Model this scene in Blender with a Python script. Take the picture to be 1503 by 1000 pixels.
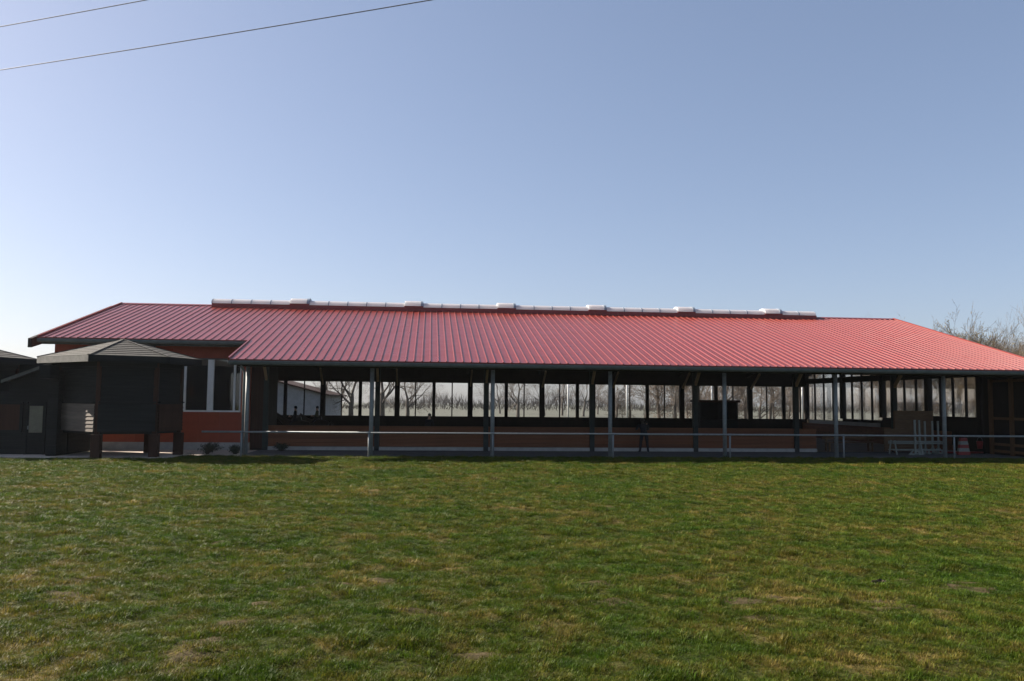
import bpy, bmesh, math, random
import numpy as np
from mathutils import Vector, Matrix

R = math.radians
scene = bpy.context.scene
for o in list(bpy.data.objects):
    bpy.data.objects.remove(o)

# ------------------------------------------------------------------ camera
YAW, PITCH, ROLL, EYE = 0.099, 0.0726, 0.0098, 2.33
fw = Vector((math.sin(YAW)*math.cos(PITCH), math.cos(YAW)*math.cos(PITCH), math.sin(PITCH)))
r0 = Vector((math.cos(YAW), -math.sin(YAW), 0)); u0 = r0.cross(fw)
rr = r0*math.cos(ROLL)+u0*math.sin(ROLL); uu = -r0*math.sin(ROLL)+u0*math.cos(ROLL)
cam_data = bpy.data.cameras.new('camera'); cam = bpy.data.objects.new('camera', cam_data)
scene.collection.objects.link(cam)
m3 = Matrix((rr, uu, -fw)).transposed()
cam.matrix_world = Matrix.Translation((0, 0, EYE)) @ m3.to_4x4()
cam_data.sensor_width = 22.2; cam_data.lens = 18.0; cam_data.clip_end = 5000; cam_data.clip_start = 0.1
scene.camera = cam

# ------------------------------------------------------------------ sky, sun, exposure
SUN_EL, SUN_OFF = 31.0, 25.0          # sun is to the left and a little behind the hall
world = bpy.data.worlds.new('World'); scene.world = world; world.use_nodes = True
wn = world.node_tree; wn.nodes.clear()
sky = wn.nodes.new('ShaderNodeTexSky'); sky.sky_type = 'NISHITA'; sky.sun_disc = False
sky.sun_elevation = R(SUN_EL); sky.sun_rotation = R(-(90-SUN_OFF))
sky.air_density = 0.8; sky.dust_density = 1.3; sky.ozone_density = 2.2
bg = wn.nodes.new('ShaderNodeBackground'); bg.inputs[1].default_value = 0.083
wo = wn.nodes.new('ShaderNodeOutputWorld')
gm = wn.nodes.new('ShaderNodeGamma'); gm.inputs[1].default_value = 0.68
wn.links.new(sky.outputs[0], gm.inputs[0]); tn = wn.nodes.new('ShaderNodeMix'); tn.data_type = 'RGBA'; tn.blend_type = 'MULTIPLY'; tn.inputs[0].default_value = 1.0; tn.inputs[7].default_value = (.985, .975, 1.04, 1)
wn.links.new(gm.outputs[0], tn.inputs[6]); wn.links.new(tn.outputs[2], bg.inputs[0]); wn.links.new(bg.outputs[0], wo.inputs[0])
sl = bpy.data.lights.new('sun', 'SUN'); sl.energy = 5.0; sl.angle = R(0.6); sl.color = (1.0, 0.90, 0.78)
so = bpy.data.objects.new('sun', sl); scene.collection.objects.link(so)
ce, se, co, sn = math.cos(R(SUN_EL)), math.sin(R(SUN_EL)), math.cos(R(SUN_OFF)), math.sin(R(SUN_OFF))
so.rotation_euler = Vector((ce*co, -ce*sn, -se)).to_track_quat('-Z', 'Y').to_euler()
so.location = (-60, 20, 40)
scene.view_settings.view_transform = 'Standard'; scene.view_settings.look = 'None'
scene.view_settings.exposure = 1.55; scene.view_settings.gamma = 1.0
scene.view_settings.use_curve_mapping = False
scene.render.engine = 'CYCLES'
scene.cycles.use_denoising = True
scene.cycles.max_bounces = 8; scene.cycles.transparent_max_bounces = 24
scene.cycles.volume_bounces = 0

# ------------------------------------------------------------------ helpers
COL = scene.collection
def tag(o, label=None, cat=None, group=None, kind=None):
    if label: o['label'] = label
    if cat: o['category'] = cat
    if group: o['group'] = group
    if kind: o['kind'] = kind
    return o
def thing(name, label, cat, loc=(0, 0, 0), rz=0, group=None):
    o = bpy.data.objects.new(name, None); COL.objects.link(o)
    o.empty_display_size = 0.2
    o.location = loc; o.rotation_euler = (0, 0, rz)
    return tag(o, label, cat, group)
def link(name, me, mat=None, parent=None, loc=None, rot=None):
    o = bpy.data.objects.new(name, me); COL.objects.link(o)
    if mat is not None and len(me.materials) == 0: me.materials.append(mat)
    if parent: o.parent = parent
    if loc is not None: o.location = loc
    if rot is not None: o.rotation_euler = rot
    return o
def copy_tree(o, parent=None):
    c = o.copy(); COL.objects.link(c); c.parent = parent
    for ch in list(o.children): copy_tree(ch, c)
    return c

class MB:
    def __init__(s): s.v = []; s.f = []
    def add(s, vs, fs):
        n = len(s.v); s.v += [tuple(p) for p in vs]; s.f += [tuple(i+n for i in f) for f in fs]; return s
    def box(s, a, b):
        x0, y0, z0 = a; x1, y1, z1 = b
        return s.add([(x0,y0,z0),(x1,y0,z0),(x1,y1,z0),(x0,y1,z0),(x0,y0,z1),(x1,y0,z1),(x1,y1,z1),(x0,y1,z1)],
              [(0,3,2,1),(4,5,6,7),(0,1,5,4),(1,2,6,5),(2,3,7,6),(3,0,4,7)])
    def prism(s, poly, off):
        # poly: list of 3d points, extruded by vector off
        n = len(poly); off = Vector(off)
        vs = [Vector(p) for p in poly] + [Vector(p)+off for p in poly]
        fs = [tuple(range(n))[::-1], tuple(range(n, 2*n))] + [(i, (i+1) % n, n+(i+1) % n, n+i) for i in range(n)]
        return s.add(vs, fs)
    def beam(s, p, q, w, h, up=(0, 0, 1)):
        p, q = Vector(p), Vector(q); d = (q-p).normalized(); sd = d.cross(Vector(up))
        if sd.length < 1e-4: sd = d.cross(Vector((0, 1, 0)))
        sd.normalize(); u = sd.cross(d).normalized()
        c = [p+sd*a*w/2+u*b*h/2 for a, b in ((-1,-1),(1,-1),(1,1),(-1,1))]
        return s.prism(c, q-p)
    def tube(s, pts, rad, n=6, cap=True):
        pts = [Vector(p) for p in pts]
        if not isinstance(rad, (list, tuple)): rad = [rad]*len(pts)
        base = len(s.v); ref = None
        for i, p in enumerate(pts):
            d = (pts[min(i+1, len(pts)-1)]-pts[max(i-1, 0)])
            if d.length < 1e-9: d = Vector((0, 0, 1))
            d.normalize()
            if ref is None or abs(ref.dot(d)) > .99:
                ref = Vector((1, 0, 0)) if abs(d.x) < .8 else Vector((0, 1, 0))
            a = (ref-d*ref.dot(d)).normalized(); ref = a; b = d.cross(a)
            for k in range(n):
                t = 2*math.pi*k/n
                q = p+(a*math.cos(t)+b*math.sin(t))*rad[i]; s.v.append((q.x, q.y, q.z))
        for i in range(len(pts)-1):
            for k in range(n):
                s.f.append((base+i*n+k, base+i*n+(k+1) % n, base+(i+1)*n+(k+1) % n, base+(i+1)*n+k))
        if cap:
            s.f.append(tuple(base+k for k in range(n))[::-1]); e = base+(len(pts)-1)*n
            s.f.append(tuple(e+k for k in range(n)))
        return s
    def mesh(s, name, mat=None, smooth=False):
        me = bpy.data.meshes.new(name); me.from_pydata(s.v, [], s.f); me.update()
        if smooth: me.polygons.foreach_set('use_smooth', [True]*len(me.polygons))
        if mat is not None: me.materials.append(mat)
        return me
    def build(s, name, mat, parent=None, loc=None, smooth=False, bevel=0):
        me = s.mesh(name, mat, smooth)
        o = link(name, me, None, parent, loc)
        if bevel:
            b = o.modifiers.new('bevel', 'BEVEL'); b.width = bevel; b.segments = 2; b.limit_method = 'ANGLE'
        return o

# ------------------------------------------------------------------ materials
MAT = {}
def pm(name, c1, c2=None, scale=8.0, rough=0.7, bump=0.15, metal=0.0, rnd=0.0, stretch=(1, 1, 1), spec=0.5, bscale=None, world_pos=False, coat=0):
    m = bpy.data.materials.new(name); m.use_nodes = True; nt = m.node_tree; b = nt.nodes['Principled BSDF']
    N = nt.nodes.new; L = nt.links.new
    b.inputs['Roughness'].default_value = rough; b.inputs['Metallic'].default_value = metal
    b.inputs['Specular IOR Level'].default_value = spec
    if coat: b.inputs['Coat Weight'].default_value = coat
    c2 = c2 or tuple(x*.7 for x in c1)
    if world_pos: src = N('ShaderNodeNewGeometry').outputs['Position']
    else: src = N('ShaderNodeTexCoord').outputs['Object']
    mp = N('ShaderNodeMapping'); mp.inputs['Scale'].default_value = stretch; L(src, mp.inputs[0])
    n1 = N('ShaderNodeTexNoise'); n1.inputs['Scale'].default_value = scale; n1.inputs['Detail'].default_value = 6; n1.inputs['Roughness'].default_value = .65
    L(mp.outputs[0], n1.inputs['Vector'])
    rp = N('ShaderNodeValToRGB'); rp.color_ramp.elements[0].position = .32; rp.color_ramp.elements[1].position = .68
    rp.color_ramp.elements[0].color = (*c1, 1); rp.color_ramp.elements[1].color = (*c2, 1)
    L(n1.outputs[0], rp.inputs[0]); out = rp.outputs[0]
    if rnd:
        oi = N('ShaderNodeObjectInfo'); hs = N('ShaderNodeHueSaturation')
        mr = N('ShaderNodeMapRange'); mr.inputs[3].default_value = 1-rnd; mr.inputs[4].default_value = 1+rnd
        L(oi.outputs['Random'], mr.inputs[0]); L(mr.outputs[0], hs.inputs['Value']); L(out, hs.inputs['Color']); out = hs.outputs[0]
    L(out, b.inputs['Base Color'])
    mr2 = N('ShaderNodeMapRange'); mr2.inputs[3].default_value = max(.05, rough-.1); mr2.inputs[4].default_value = min(1, rough+.12)
    L(n1.outputs[0], mr2.inputs[0]); L(mr2.outputs[0], b.inputs['Roughness'])
    if bump:
        n2 = N('ShaderNodeTexNoise'); n2.inputs['Scale'].default_value = bscale or scale*6; n2.inputs['Detail'].default_value = 5
        L(mp.outputs[0], n2.inputs['Vector'])
        bp = N('ShaderNodeBump'); bp.inputs['Strength'].default_value = bump; bp.inputs['Distance'].default_value = .02
        L(n2.outputs[0], bp.inputs['Height']); L(bp.outputs[0], b.inputs['Normal'])
    MAT[name] = m
    return m

def glass_mat(name, tint, dust, dustcol):
    m = bpy.data.materials.new(name); m.use_nodes = True; nt = m.node_tree; nt.nodes.clear(); N = nt.nodes.new; L = nt.links.new
    tr = N('ShaderNodeBsdfTransparent'); tr.inputs[0].default_value = (*tint, 1)
    gl = N('ShaderNodeBsdfGlossy'); gl.inputs['Roughness'].default_value = .03
    fr = N('ShaderNodeFresnel'); fr.inputs[0].default_value = 1.5 if dust < .025 else 2.0
    mx = N('ShaderNodeMixShader'); fm = N('ShaderNodeMath'); fm.operation = 'MULTIPLY'; fm.inputs[1].default_value = .5 if dust < .025 else 1.0; L(fr.outputs[0], fm.inputs[0]); L(fm.outputs[0], mx.inputs[0]); L(tr.outputs[0], mx.inputs[1]); L(gl.outputs[0], mx.inputs[2])
    df = N('ShaderNodeBsdfTranslucent'); df.inputs[0].default_value = (*dustcol, 1)
    d2 = N('ShaderNodeBsdfDiffuse'); d2.inputs[0].default_value = (*dustcol, 1)
    ad = N('ShaderNodeMixShader'); ad.inputs[0].default_value = .5; L(df.outputs[0], ad.inputs[1]); L(d2.outputs[0], ad.inputs[2])
    tc = N('ShaderNodeNewGeometry'); nz = N('ShaderNodeTexNoise'); nz.inputs['Scale'].default_value = 1.4; nz.inputs['Detail'].default_value = 7
    L(tc.outputs['Position'], nz.inputs['Vector'])
    mr = N('ShaderNodeMapRange'); mr.inputs[1].default_value = .3; mr.inputs[2].default_value = .7
    mr.inputs[3].default_value = dust*.6; mr.inputs[4].default_value = dust*1.4; L(nz.outputs[0], mr.inputs[0])
    m2 = N('ShaderNodeMixShader'); L(mr.outputs[0], m2.inputs[0]); L(mx.outputs[0], m2.inputs[1]); L(ad.outputs[0], m2.inputs[2])
    o = N('ShaderNodeOutputMaterial'); L(m2.outputs[0], o.inputs[0]); MAT[name] = m
    return m

pm('red_roof', (.178, .021, .012), (.160, .019, .011), scale=1.5, rough=.30, bump=.02, rnd=.06, spec=.72, world_pos=True)
pm('red_trim', (.22, .022, .018), (.18, .02, .016), scale=2, rough=.45, bump=.02)
pm('red_clad', (.33, .052, .016), (.26, .04, .013), scale=3, rough=.6, bump=.06, rnd=.06)
pm('kick_timber', (.18, .062, .022), (.12, .04, .014), scale=2.2, rough=.75, bump=.2, rnd=.18, stretch=(.25, 1, 3))
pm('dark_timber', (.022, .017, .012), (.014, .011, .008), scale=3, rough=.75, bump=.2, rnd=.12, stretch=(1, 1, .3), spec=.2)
pm('deck_timber', (.04, .03, .021), (.028, .021, .015), scale=2, rough=.8, bump=.1, rnd=.1, spec=.2)
pm('pale_timber', (.36, .25, .14), (.27, .18, .10), scale=3, rough=.7, bump=.15, rnd=.1)
pm('orange_timber', (.15, .075, .028), (.10, .05, .02), scale=3, rough=.7, bump=.15, rnd=.1, stretch=(1, 1, .2))
pm('black_timber', (.018, .020, .019), (.011, .012, .012), scale=4, rough=.8, bump=.35, rnd=.18, stretch=(.25, .25, 4), spec=.15)
pm('clap_timber', (.12, .096, .074), (.085, .068, .053), scale=5, rough=.8, bump=.3, rnd=.15, stretch=(.3, .3, 3))
pm('brown_timber', (.045, .02, .012), (.03, .014, .009), scale=4, rough=.75, bump=.3, rnd=.1, stretch=(1, 1, .2), spec=.2)
pm('shingle', (.055, .052, .043), (.032, .031, .027), scale=5, rough=.9, bump=.5, bscale=40)
pm('fascia_timber', (.095, .095, .085), (.055, .055, .05), scale=4, rough=.8, bump=.3)
pm('galvanised', (.22, .24, .24), (.155, .17, .17), scale=9, rough=.62, bump=.03, metal=.2)
pm('gutter_zinc', (.085, .10, .09), (.06, .07, .065), scale=3, rough=.6, bump=.05, metal=.1)
pm('post_grey', (.035, .042, .04), (.025, .03, .028), scale=3, rough=.7, bump=.05, spec=.2)
pm('white_paint', (.78, .78, .76), (.68, .68, .66), scale=5, rough=.5, bump=.02)
pm('dome_white', (.82, .84, .86), (.74, .77, .80), scale=2, rough=.35, bump=.02)
pm('vent_grey', (.22, .27, .33), (.16, .2, .25), scale=3, rough=.5, bump=.02)
pm('concrete', (.34, .33, .31), (.22, .215, .20), scale=3, rough=.9, bump=.3, bscale=60, world_pos=True)
pm('plinth_conc', (.42, .41, .39), (.30, .295, .28), scale=3, rough=.9, bump=.3, bscale=60, world_pos=True)
pm('pale_paving', (.52, .44, .36), (.40, .34, .28), scale=2, rough=.9, bump=.3, bscale=50, world_pos=True)
pm('asphalt', (.115, .115, .115), (.07, .07, .07), scale=2, rough=.9, bump=.4, bscale=90, world_pos=True)
pm('arena_sand', (.20, .15, .10), (.14, .10, .07), scale=1.5, rough=.95, bump=.5, bscale=20, world_pos=True)
pm('bark', (.085, .068, .052), (.05, .041, .032), scale=6, rough=.95, bump=.4, world_pos=True)
pm('bark_green', (.13, .115, .075), (.085, .075, .05), scale=6, rough=.95, bump=.3, world_pos=True)
pm('twig', (.13, .095, .065), (.085, .062, .045), scale=3, rough=.95, bump=0, world_pos=True)
pm('bud', (.24, .19, .08), (.17, .13, .06), scale=3, rough=.95, bump=0, world_pos=True)
pm('shrub_leaf', (.02, .032, .013), (.011, .017, .008), scale=9, rough=.6, bump=0, world_pos=True)
pm('cloth_dark', (.014, .014, .018), (.009, .009, .012), scale=20, rough=.9, bump=.1)
pm('cloth_blue', (.02, .026, .045), (.012, .016, .03), scale=20, rough=.9, bump=.1)
pm('cloth_olive', (.10, .095, .055), (.07, .066, .04), scale=20, rough=.9, bump=.1)
pm('skin', (.52, .32, .24), (.45, .27, .2), scale=10, rough=.55, bump=.02)
pm('hair', (.03, .02, .014), (.018, .012, .009), scale=40, rough=.6, bump=.2)
pm('horse_coat', (.035, .02, .013), (.02, .012, .008), scale=9, rough=.55, bump=.05)
pm('black_plastic', (.012, .012, .013), (.008, .008, .009), scale=8, rough=.4, bump=.02)
pm('jump_white', (.24, .26, .23), (.17, .19, .17), scale=8, rough=.5, bump=.03)
pm('jump_red', (.25, .02, .017), (.18, .016, .013), scale=8, rough=.5, bump=.03)
pm('wood_panel', (.13, .075, .035), (.09, .05, .025), scale=2, rough=.75, bump=.15, stretch=(1, 1, 4))
pm('shed_sheet', (.26, .27, .27), (.20, .21, .21), scale=2, rough=.6, bump=.05, rnd=.08)
pm('wire', (.10, .10, .105), (.07, .07, .075), scale=5, rough=.5, bump=0, metal=.3)
pm('soil', (.055, .036, .022), (.03, .02, .013), scale=14, rough=1, bump=.6, world_pos=True)
nt = MAT['dome_white'].node_tree; _b = nt.nodes['Principled BSDF']; _t = nt.nodes.new('ShaderNodeBsdfTranslucent'); _t.inputs[0].default_value = (.9, .9, .88, 1)
_m = nt.nodes.new('ShaderNodeMixShader'); _m.inputs[0].default_value = .5; nt.links.new(_b.outputs[0], _m.inputs[1]); nt.links.new(_t.outputs[0], _m.inputs[2]); nt.links.new(_m.outputs[0], nt.nodes['Material Output'].inputs[0])
glass_mat('hall_glass', (.985, .99, .995), .022, (.34, .35, .36))
glass_mat('wing_glass', (.35, .37, .37), .04, (.5, .5, .5))

# grass / field colours, all driven by world position so blades and turf agree
def turf_nodes(nt, blades):
    N = nt.nodes.new; L = nt.links.new
    g = N('ShaderNodeNewGeometry')
    big = N('ShaderNodeTexNoise'); big.inputs['Scale'].default_value = .32; big.inputs['Detail'].default_value = 4; big.inputs['Roughness'].default_value = .6
    mid = N('ShaderNodeTexNoise'); mid.inputs['Scale'].default_value = 1.7; mid.inputs['Detail'].default_value = 5; mid.inputs['Roughness'].default_value = .62
    for n in (big, mid): L(g.outputs['Position'], n.inputs['Vector'])
    a = N('ShaderNodeMath'); a.operation = 'MULTIPLY_ADD'; a.inputs[1].default_value = .45
    b2 = N('ShaderNodeMath'); b2.operation = 'MULTIPLY'; b2.inputs[1].default_value = .55
    L(mid.outputs[0], b2.inputs[0]); L(big.outputs[0], a.inputs[0]); L(b2.outputs[0], a.inputs[2])
    return a.outputs[0]
m = bpy.data.materials.new('turf'); m.use_nodes = True; nt = m.node_tree; N = nt.nodes.new; L = nt.links.new; b = nt.nodes['Principled BSDF']
v = turf_nodes(nt, False)
rp = N('ShaderNodeValToRGB'); e = rp.color_ramp.elements
e[0].position = .36; e[0].color = (0.0231, 0.0359, 0.0049, 1); e[1].position = .66; e[1].color = (0.1329, 0.0954, 0.0347, 1)
x = e.new(.50); x.color = (0.0359, 0.0416, 0.0073, 1); x = e.new(.58); x.color = (0.0694, 0.0578, 0.0172, 1)
L(v, rp.inputs[0])
g = N('ShaderNodeNewGeometry'); fn = N('ShaderNodeTexNoise'); fn.inputs['Scale'].default_value = 28; fn.inputs['Detail'].default_value = 8; L(g.outputs['Position'], fn.inputs['Vector'])
mr = N('ShaderNodeMapRange'); mr.inputs[1].default_value = .3; mr.inputs[2].default_value = .7; mr.inputs[3].default_value = .55; mr.inputs[4].default_value = 1.35; L(fn.outputs[0], mr.inputs[0])
hs = N('ShaderNodeHueSaturation'); L(mr.outputs[0], hs.inputs['Value']); L(rp.outputs[0], hs.inputs['Color']); L(hs.outputs[0], b.inputs['Base Color'])
b.inputs['Roughness'].default_value = .95; b.inputs['Specular IOR Level'].default_value = .1
bp = N('ShaderNodeBump'); bp.inputs['Strength'].default_value = .8; bp.inputs['Distance'].default_value = .05; L(fn.outputs[0], bp.inputs['Height']); L(bp.outputs[0], b.inputs['Normal'])
MAT['turf'] = m
m = bpy.data.materials.new('grass_blade'); m.use_nodes = True; nt = m.node_tree; N = nt.nodes.new; L = nt.links.new; b = nt.nodes['Principled BSDF']
v = turf_nodes(nt, True)
oi = N('ShaderNodeObjectInfo'); ad = N('ShaderNodeMath'); ad.operation = 'MULTIPLY_ADD'; ad.inputs[1].default_value = .16; 
sb = N('ShaderNodeMath'); sb.operation = 'SUBTRACT'; sb.inputs[1].default_value = .08
L(v, sb.inputs[0]); L(oi.outputs['Random'], ad.inputs[0]); L(sb.outputs[0], ad.inputs[2])
rp = N('ShaderNodeValToRGB'); e = rp.color_ramp.elements
e[0].position = .36; e[0].color = (0.0346, 0.0743, 0.0051, 1); e[1].position = .70; e[1].color = (0.2162, 0.1591, 0.0485, 1)
x = e.new(.49); x.color = (0.0613, 0.0884, 0.0076, 1); x = e.new(.57); x.color = (0.0973, 0.0955, 0.0126, 1); x = e.new(.64); x.color = (0.1370, 0.1096, 0.0232, 1)
L(ad.outputs[0], rp.inputs[0])
wn_ = N('ShaderNodeTexWhiteNoise'); wn_.noise_dimensions = '1D'; L(oi.outputs['Random'], wn_.inputs['W'])
vr = N('ShaderNodeMapRange'); vr.inputs[3].default_value = .5; vr.inputs[4].default_value = 1.45; L(wn_.outputs[0], vr.inputs[0])
hb = N('ShaderNodeHueSaturation'); L(vr.outputs[0], hb.inputs['Value']); L(rp.outputs[0], hb.inputs['Color']); L(hb.outputs[0], b.inputs['Base Color'])
b.inputs['Roughness'].default_value = .5; b.inputs['Specular IOR Level'].default_value = .12
tl = N('ShaderNodeBsdfTranslucent'); L(hb.outputs[0], tl.inputs[0]); mx = N('ShaderNodeMixShader'); mx.inputs[0].default_value = .35
L(b.outputs[0], mx.inputs[1]); L(tl.outputs[0], mx.inputs[2]); L(mx.outputs[0], nt.nodes['Material Output'].inputs[0])
MAT['grass_blade'] = m

# ------------------------------------------------------------------ ground
rng = random.Random(7)
from mathutils import noise as mnoise
def ground_z(x, y):
    if y > 34 or y < 2.0 or x < -40 or x > 56: return 0.0
    f = min(1, max(0, (33.6-y)/1.5))*min(1, (y-2.0)/1.0)
    return f*(.055*mnoise.noise((x*.42, y*.42, 1.7))+.05*mnoise.noise((x*1.5, y*1.5, 5.1))+.03*mnoise.noise((x*4.2, y*4.2, 9.3)))
def axis(lo, hi, a, b_, steps):
    out = [lo, lo*.5+a*.5]; x = a
    while x < b_-1e-6: out.append(x); x += steps(x)
    return out+[b_, (b_+hi)/2, hi]
gx = axis(-500, 500, -24, 38, lambda x: .2)
gy = axis(-200, 600, 3.5, 34.5, lambda y: .10 if y < 10 else (.16 if y < 18 else .3))
gb = MB(); gb.v = [(x, y, ground_z(x, y)) for y in gy for x in gx]; nx = len(gx)
gb.f = [(j*nx+i, j*nx+i+1, (j+1)*nx+i+1, (j+1)*nx+i) for j in range(len(gy)-1) for i in range(nx-1)]
tag(gb.build('ground', MAT['turf'], smooth=True), kind='structure')

# hall floor: asphalt apron with an uneven front edge, arena sand, paving by the wing
def sheet(name, mat, x0, x1, y0, y1, z, ragged=0, step=.25, seed=1):
    rg = random.Random(seed); s = MB(); n = max(1, int((x1-x0)/step)); pts = []
    w = 0
    for i in range(n+1):
        w = .7*w + rg.uniform(-1, 1)*ragged
        pts.append((x0+(x1-x0)*i/n, y0+w, z))
    vs = pts+[(p[0], y1, z) for p in pts]
    s.add(vs, [(i, i+1, n+1+i+1, n+1+i) for i in range(n)])
    return tag(s.build(name, mat), kind='structure')
pm('hazed_field', (.075, .075, .052), (.052, .056, .034), scale=.08, rough=.95, bump=.3, bscale=3, world_pos=True)  # paler, greyer field colour with the distance haze mixed into it
sheet('far_field', MAT['hazed_field'], -300, 400, 96, 598, .02, 1.2, 6)
sheet('apron_pavement', MAT['asphalt'], -7.6, 40, 34.25, 38.6, .012, .05)
sheet('arena_floor', MAT['arena_sand'], -11.6, 26.9, 38.8, 57.4, .016)
sheet('wing_pavement', MAT['pale_paving'], -24, -7.62, 34.6, 38.6, .010, .03)
sb_ = MB().box((-17.5, 33.0, 0.0), (-9.9, 36.6, .05)); tag(sb_.build('hut_slab', MAT['pale_paving'], bevel=.01), kind='structure')

# ------------------------------------------------------------------ riding hall
SL = .2675
EY, EZ, RY, RZ = 33.93, 3.886, 47.26, 7.452
XL, XN, XR = -16.85, -7.92, 27.75
UY = 37.7; UZ = EZ+(UY-EY)*SL
BY = 59.3; BZ = RZ-(BY-RY)*SL
hall = thing('riding_hall', 'long open-fronted riding hall with red ribbed metal roof behind the pipe rail', 'riding hall', (0, 0, 0))
def deck(poly, t=.07):
    return poly
# roof deck below the metal sheets (timber soffit)
rm = MB()
def zf(y): return EZ+(y-EY)*SL
dz = -.03
rm.prism([(XN+.02, EY+.03, zf(EY+.03)+dz), (XR-.02, EY+.03, zf(EY+.03)+dz), (XR-.02, RY, RZ+dz), (XN+.02, RY, RZ+dz)], (0, 0, -.09))
rm.prism([(XL+.02, UY+.03, zf(UY+.03)+dz), (XN+.02, UY+.03, zf(UY+.03)+dz), (XN+.02, RY, RZ+dz), (XL+.02, RY, RZ+dz)], (0, 0, -.09))
rm.prism([(XL+.02, RY, RZ+dz), (XR-.02, RY, RZ+dz), (XR-.02, BY-.03, BZ+dz), (XL+.02, BY-.03, BZ+dz)], (0, 0, -.09))
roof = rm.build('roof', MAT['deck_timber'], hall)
def panel_mesh(name, run, w):
    s = MB(); prof = [(0, 0), (w*.79, 0), (w*.83, .036), (w*.93, .036), (w*.975, 0), (w, 0)]
    n = len(prof)
    vs = [(x, 0, z) for x, z in prof]+[(x, run, z+run*SL) for x, z in prof]
    fs = [(i, i+1, n+i+1, n+i) for i in range(n-1)]
    # front edge closed and a small drip lip
    vs += [(x, 0.004, -.03) for x, z in prof]
    fs += [(2*n+i, 2*n+i+1, i+1, i) for i in range(n-1)]
    s.add(vs, fs)
    return s.mesh(name, MAT['red_roof'])
npan = 107; pw = (XR-XN)/npan
mfull = panel_mesh('roof_panel', RY-EY, pw); 
nsh = 27; pw2 = (XN-XL)/nsh
mshort = panel_mesh('roof_panel', RY-UY, pw2)
for i in range(npan): link('roof_panel', mfull, None, roof, (XN+i*pw, EY, EZ))
for i in range(nsh): link('roof_panel', mshort, None, roof, (XL+i*pw2, UY, UZ))
bs = MB()
nb = 134; pb = (XR-XL)/nb
prof = []
for i in range(nb):
    x0 = XL+i*pb; prof += [(x0, 0), (x0+pb*.79, 0), (x0+pb*.83, .036), (x0+pb*.93, .036)]
prof.append((XR, 0)); n = len(prof)
bs.add([(x, RY, RZ+z) for x, z in prof]+[(x, BY, BZ+z) for x, z in prof], [(i, i+1, n+i+1, n+i) for i in range(n-1)])
tag(bs.build('rear_roof_sheet', MAT['red_roof'], roof), kind='stuff')
# verge trims, eave trims, ridge cap
def trim(name, p, q, w, h, mat): return MB().beam(p, q, w, h).build(name, MAT[mat], roof)
trim('verge_trim', (XR+.02, EY, EZ+.0), (XR+.02, RY, RZ+.0), .06, .16, 'red_roof')
trim('verge_trim', (XL-.02, UY, UZ+.0), (XL-.02, RY, RZ+.0), .06, .16, 'red_trim')
trim('verge_trim', (XN-.02, EY, EZ+.0), (XN-.02, UY-.02, UZ-.02), .06, .14, 'red_roof')
trim('verge_trim', (XL-.02, RY, RZ), (XL-.02, BY, BZ), .06, .16, 'red_trim')
trim('verge_trim', (XR+.02, RY, RZ), (XR+.02, BY, BZ), .06, .16, 'red_trim')
trim('eave_trim', (XN, EY+.05, EZ-.075), (XR, EY+.05, EZ-.075), .05, .075, 'red_trim')
trim('eave_trim', (XL, UY+.05, UZ-.075), (XN, UY+.05, UZ-.075), .05, .075, 'red_trim')
rc = MB()
rc.add([(XL, RY-.22, RZ-.02), (XR, RY-.22, RZ-.02), (XR, RY, RZ+.055), (XL, RY, RZ+.055), (XR, RY+.22, RZ-.02), (XL, RY+.22, RZ-.02)], [(0, 1, 2, 3), (3, 2, 4, 5)])
rc.build('ridge_cap', MAT['red_roof'], roof)
# gutters (open half-box profile)
def gutter(x0, x1, y, z, parent):
    s = MB(); prof = [(0, 0), (-.125, 0), (-.145, -.05), (-.125, -.13), (-.03, -.15), (0, -.12), (.0, -.005), (.012, -.125), (-.03, -.162), (-.135, -.142), (-.158, -.05), (-.14, .01)]
    outer = [(-.13, .0), (-.155, -.04), (-.14, -.13), (-.10, -.165), (-.03, -.165), (0, -.13), (0, 0), (-.012, 0), (-.012, -.12), (-.035, -.15), (-.095, -.15), (-.128, -.12), (-.14, -.04), (-.118, 0)]
    s.prism([(x0, y+a, z+b_) for a, b_ in outer], (x1-x0, 0, 0))
    return s.build('gutter', MAT['gutter_zinc'], parent)
gutter(XN, XR, EY-.0, EZ-.06, hall)
gutter(XL, XN-.08, UY-.0, UZ-.06, hall)
# timber eave beam under the low eave
MB().box((XN+.15, 34.62, 3.62), (XR-.3, 34.84, 3.92)).build('eave_beam', MAT['dark_timber'], hall, bevel=.008)
MB().box((XN+.1, EY+.12, EZ-.23), (XR-.1, EY+.16, EZ-.115)).build('fascia_board', MAT['fascia_timber'], hall)
MB().box((XL+.1, UY+.08, UZ-.30), (XN-.1, UY+.13, UZ-.12)).build('fascia_board', MAT['fascia_timber'], hall)

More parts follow.
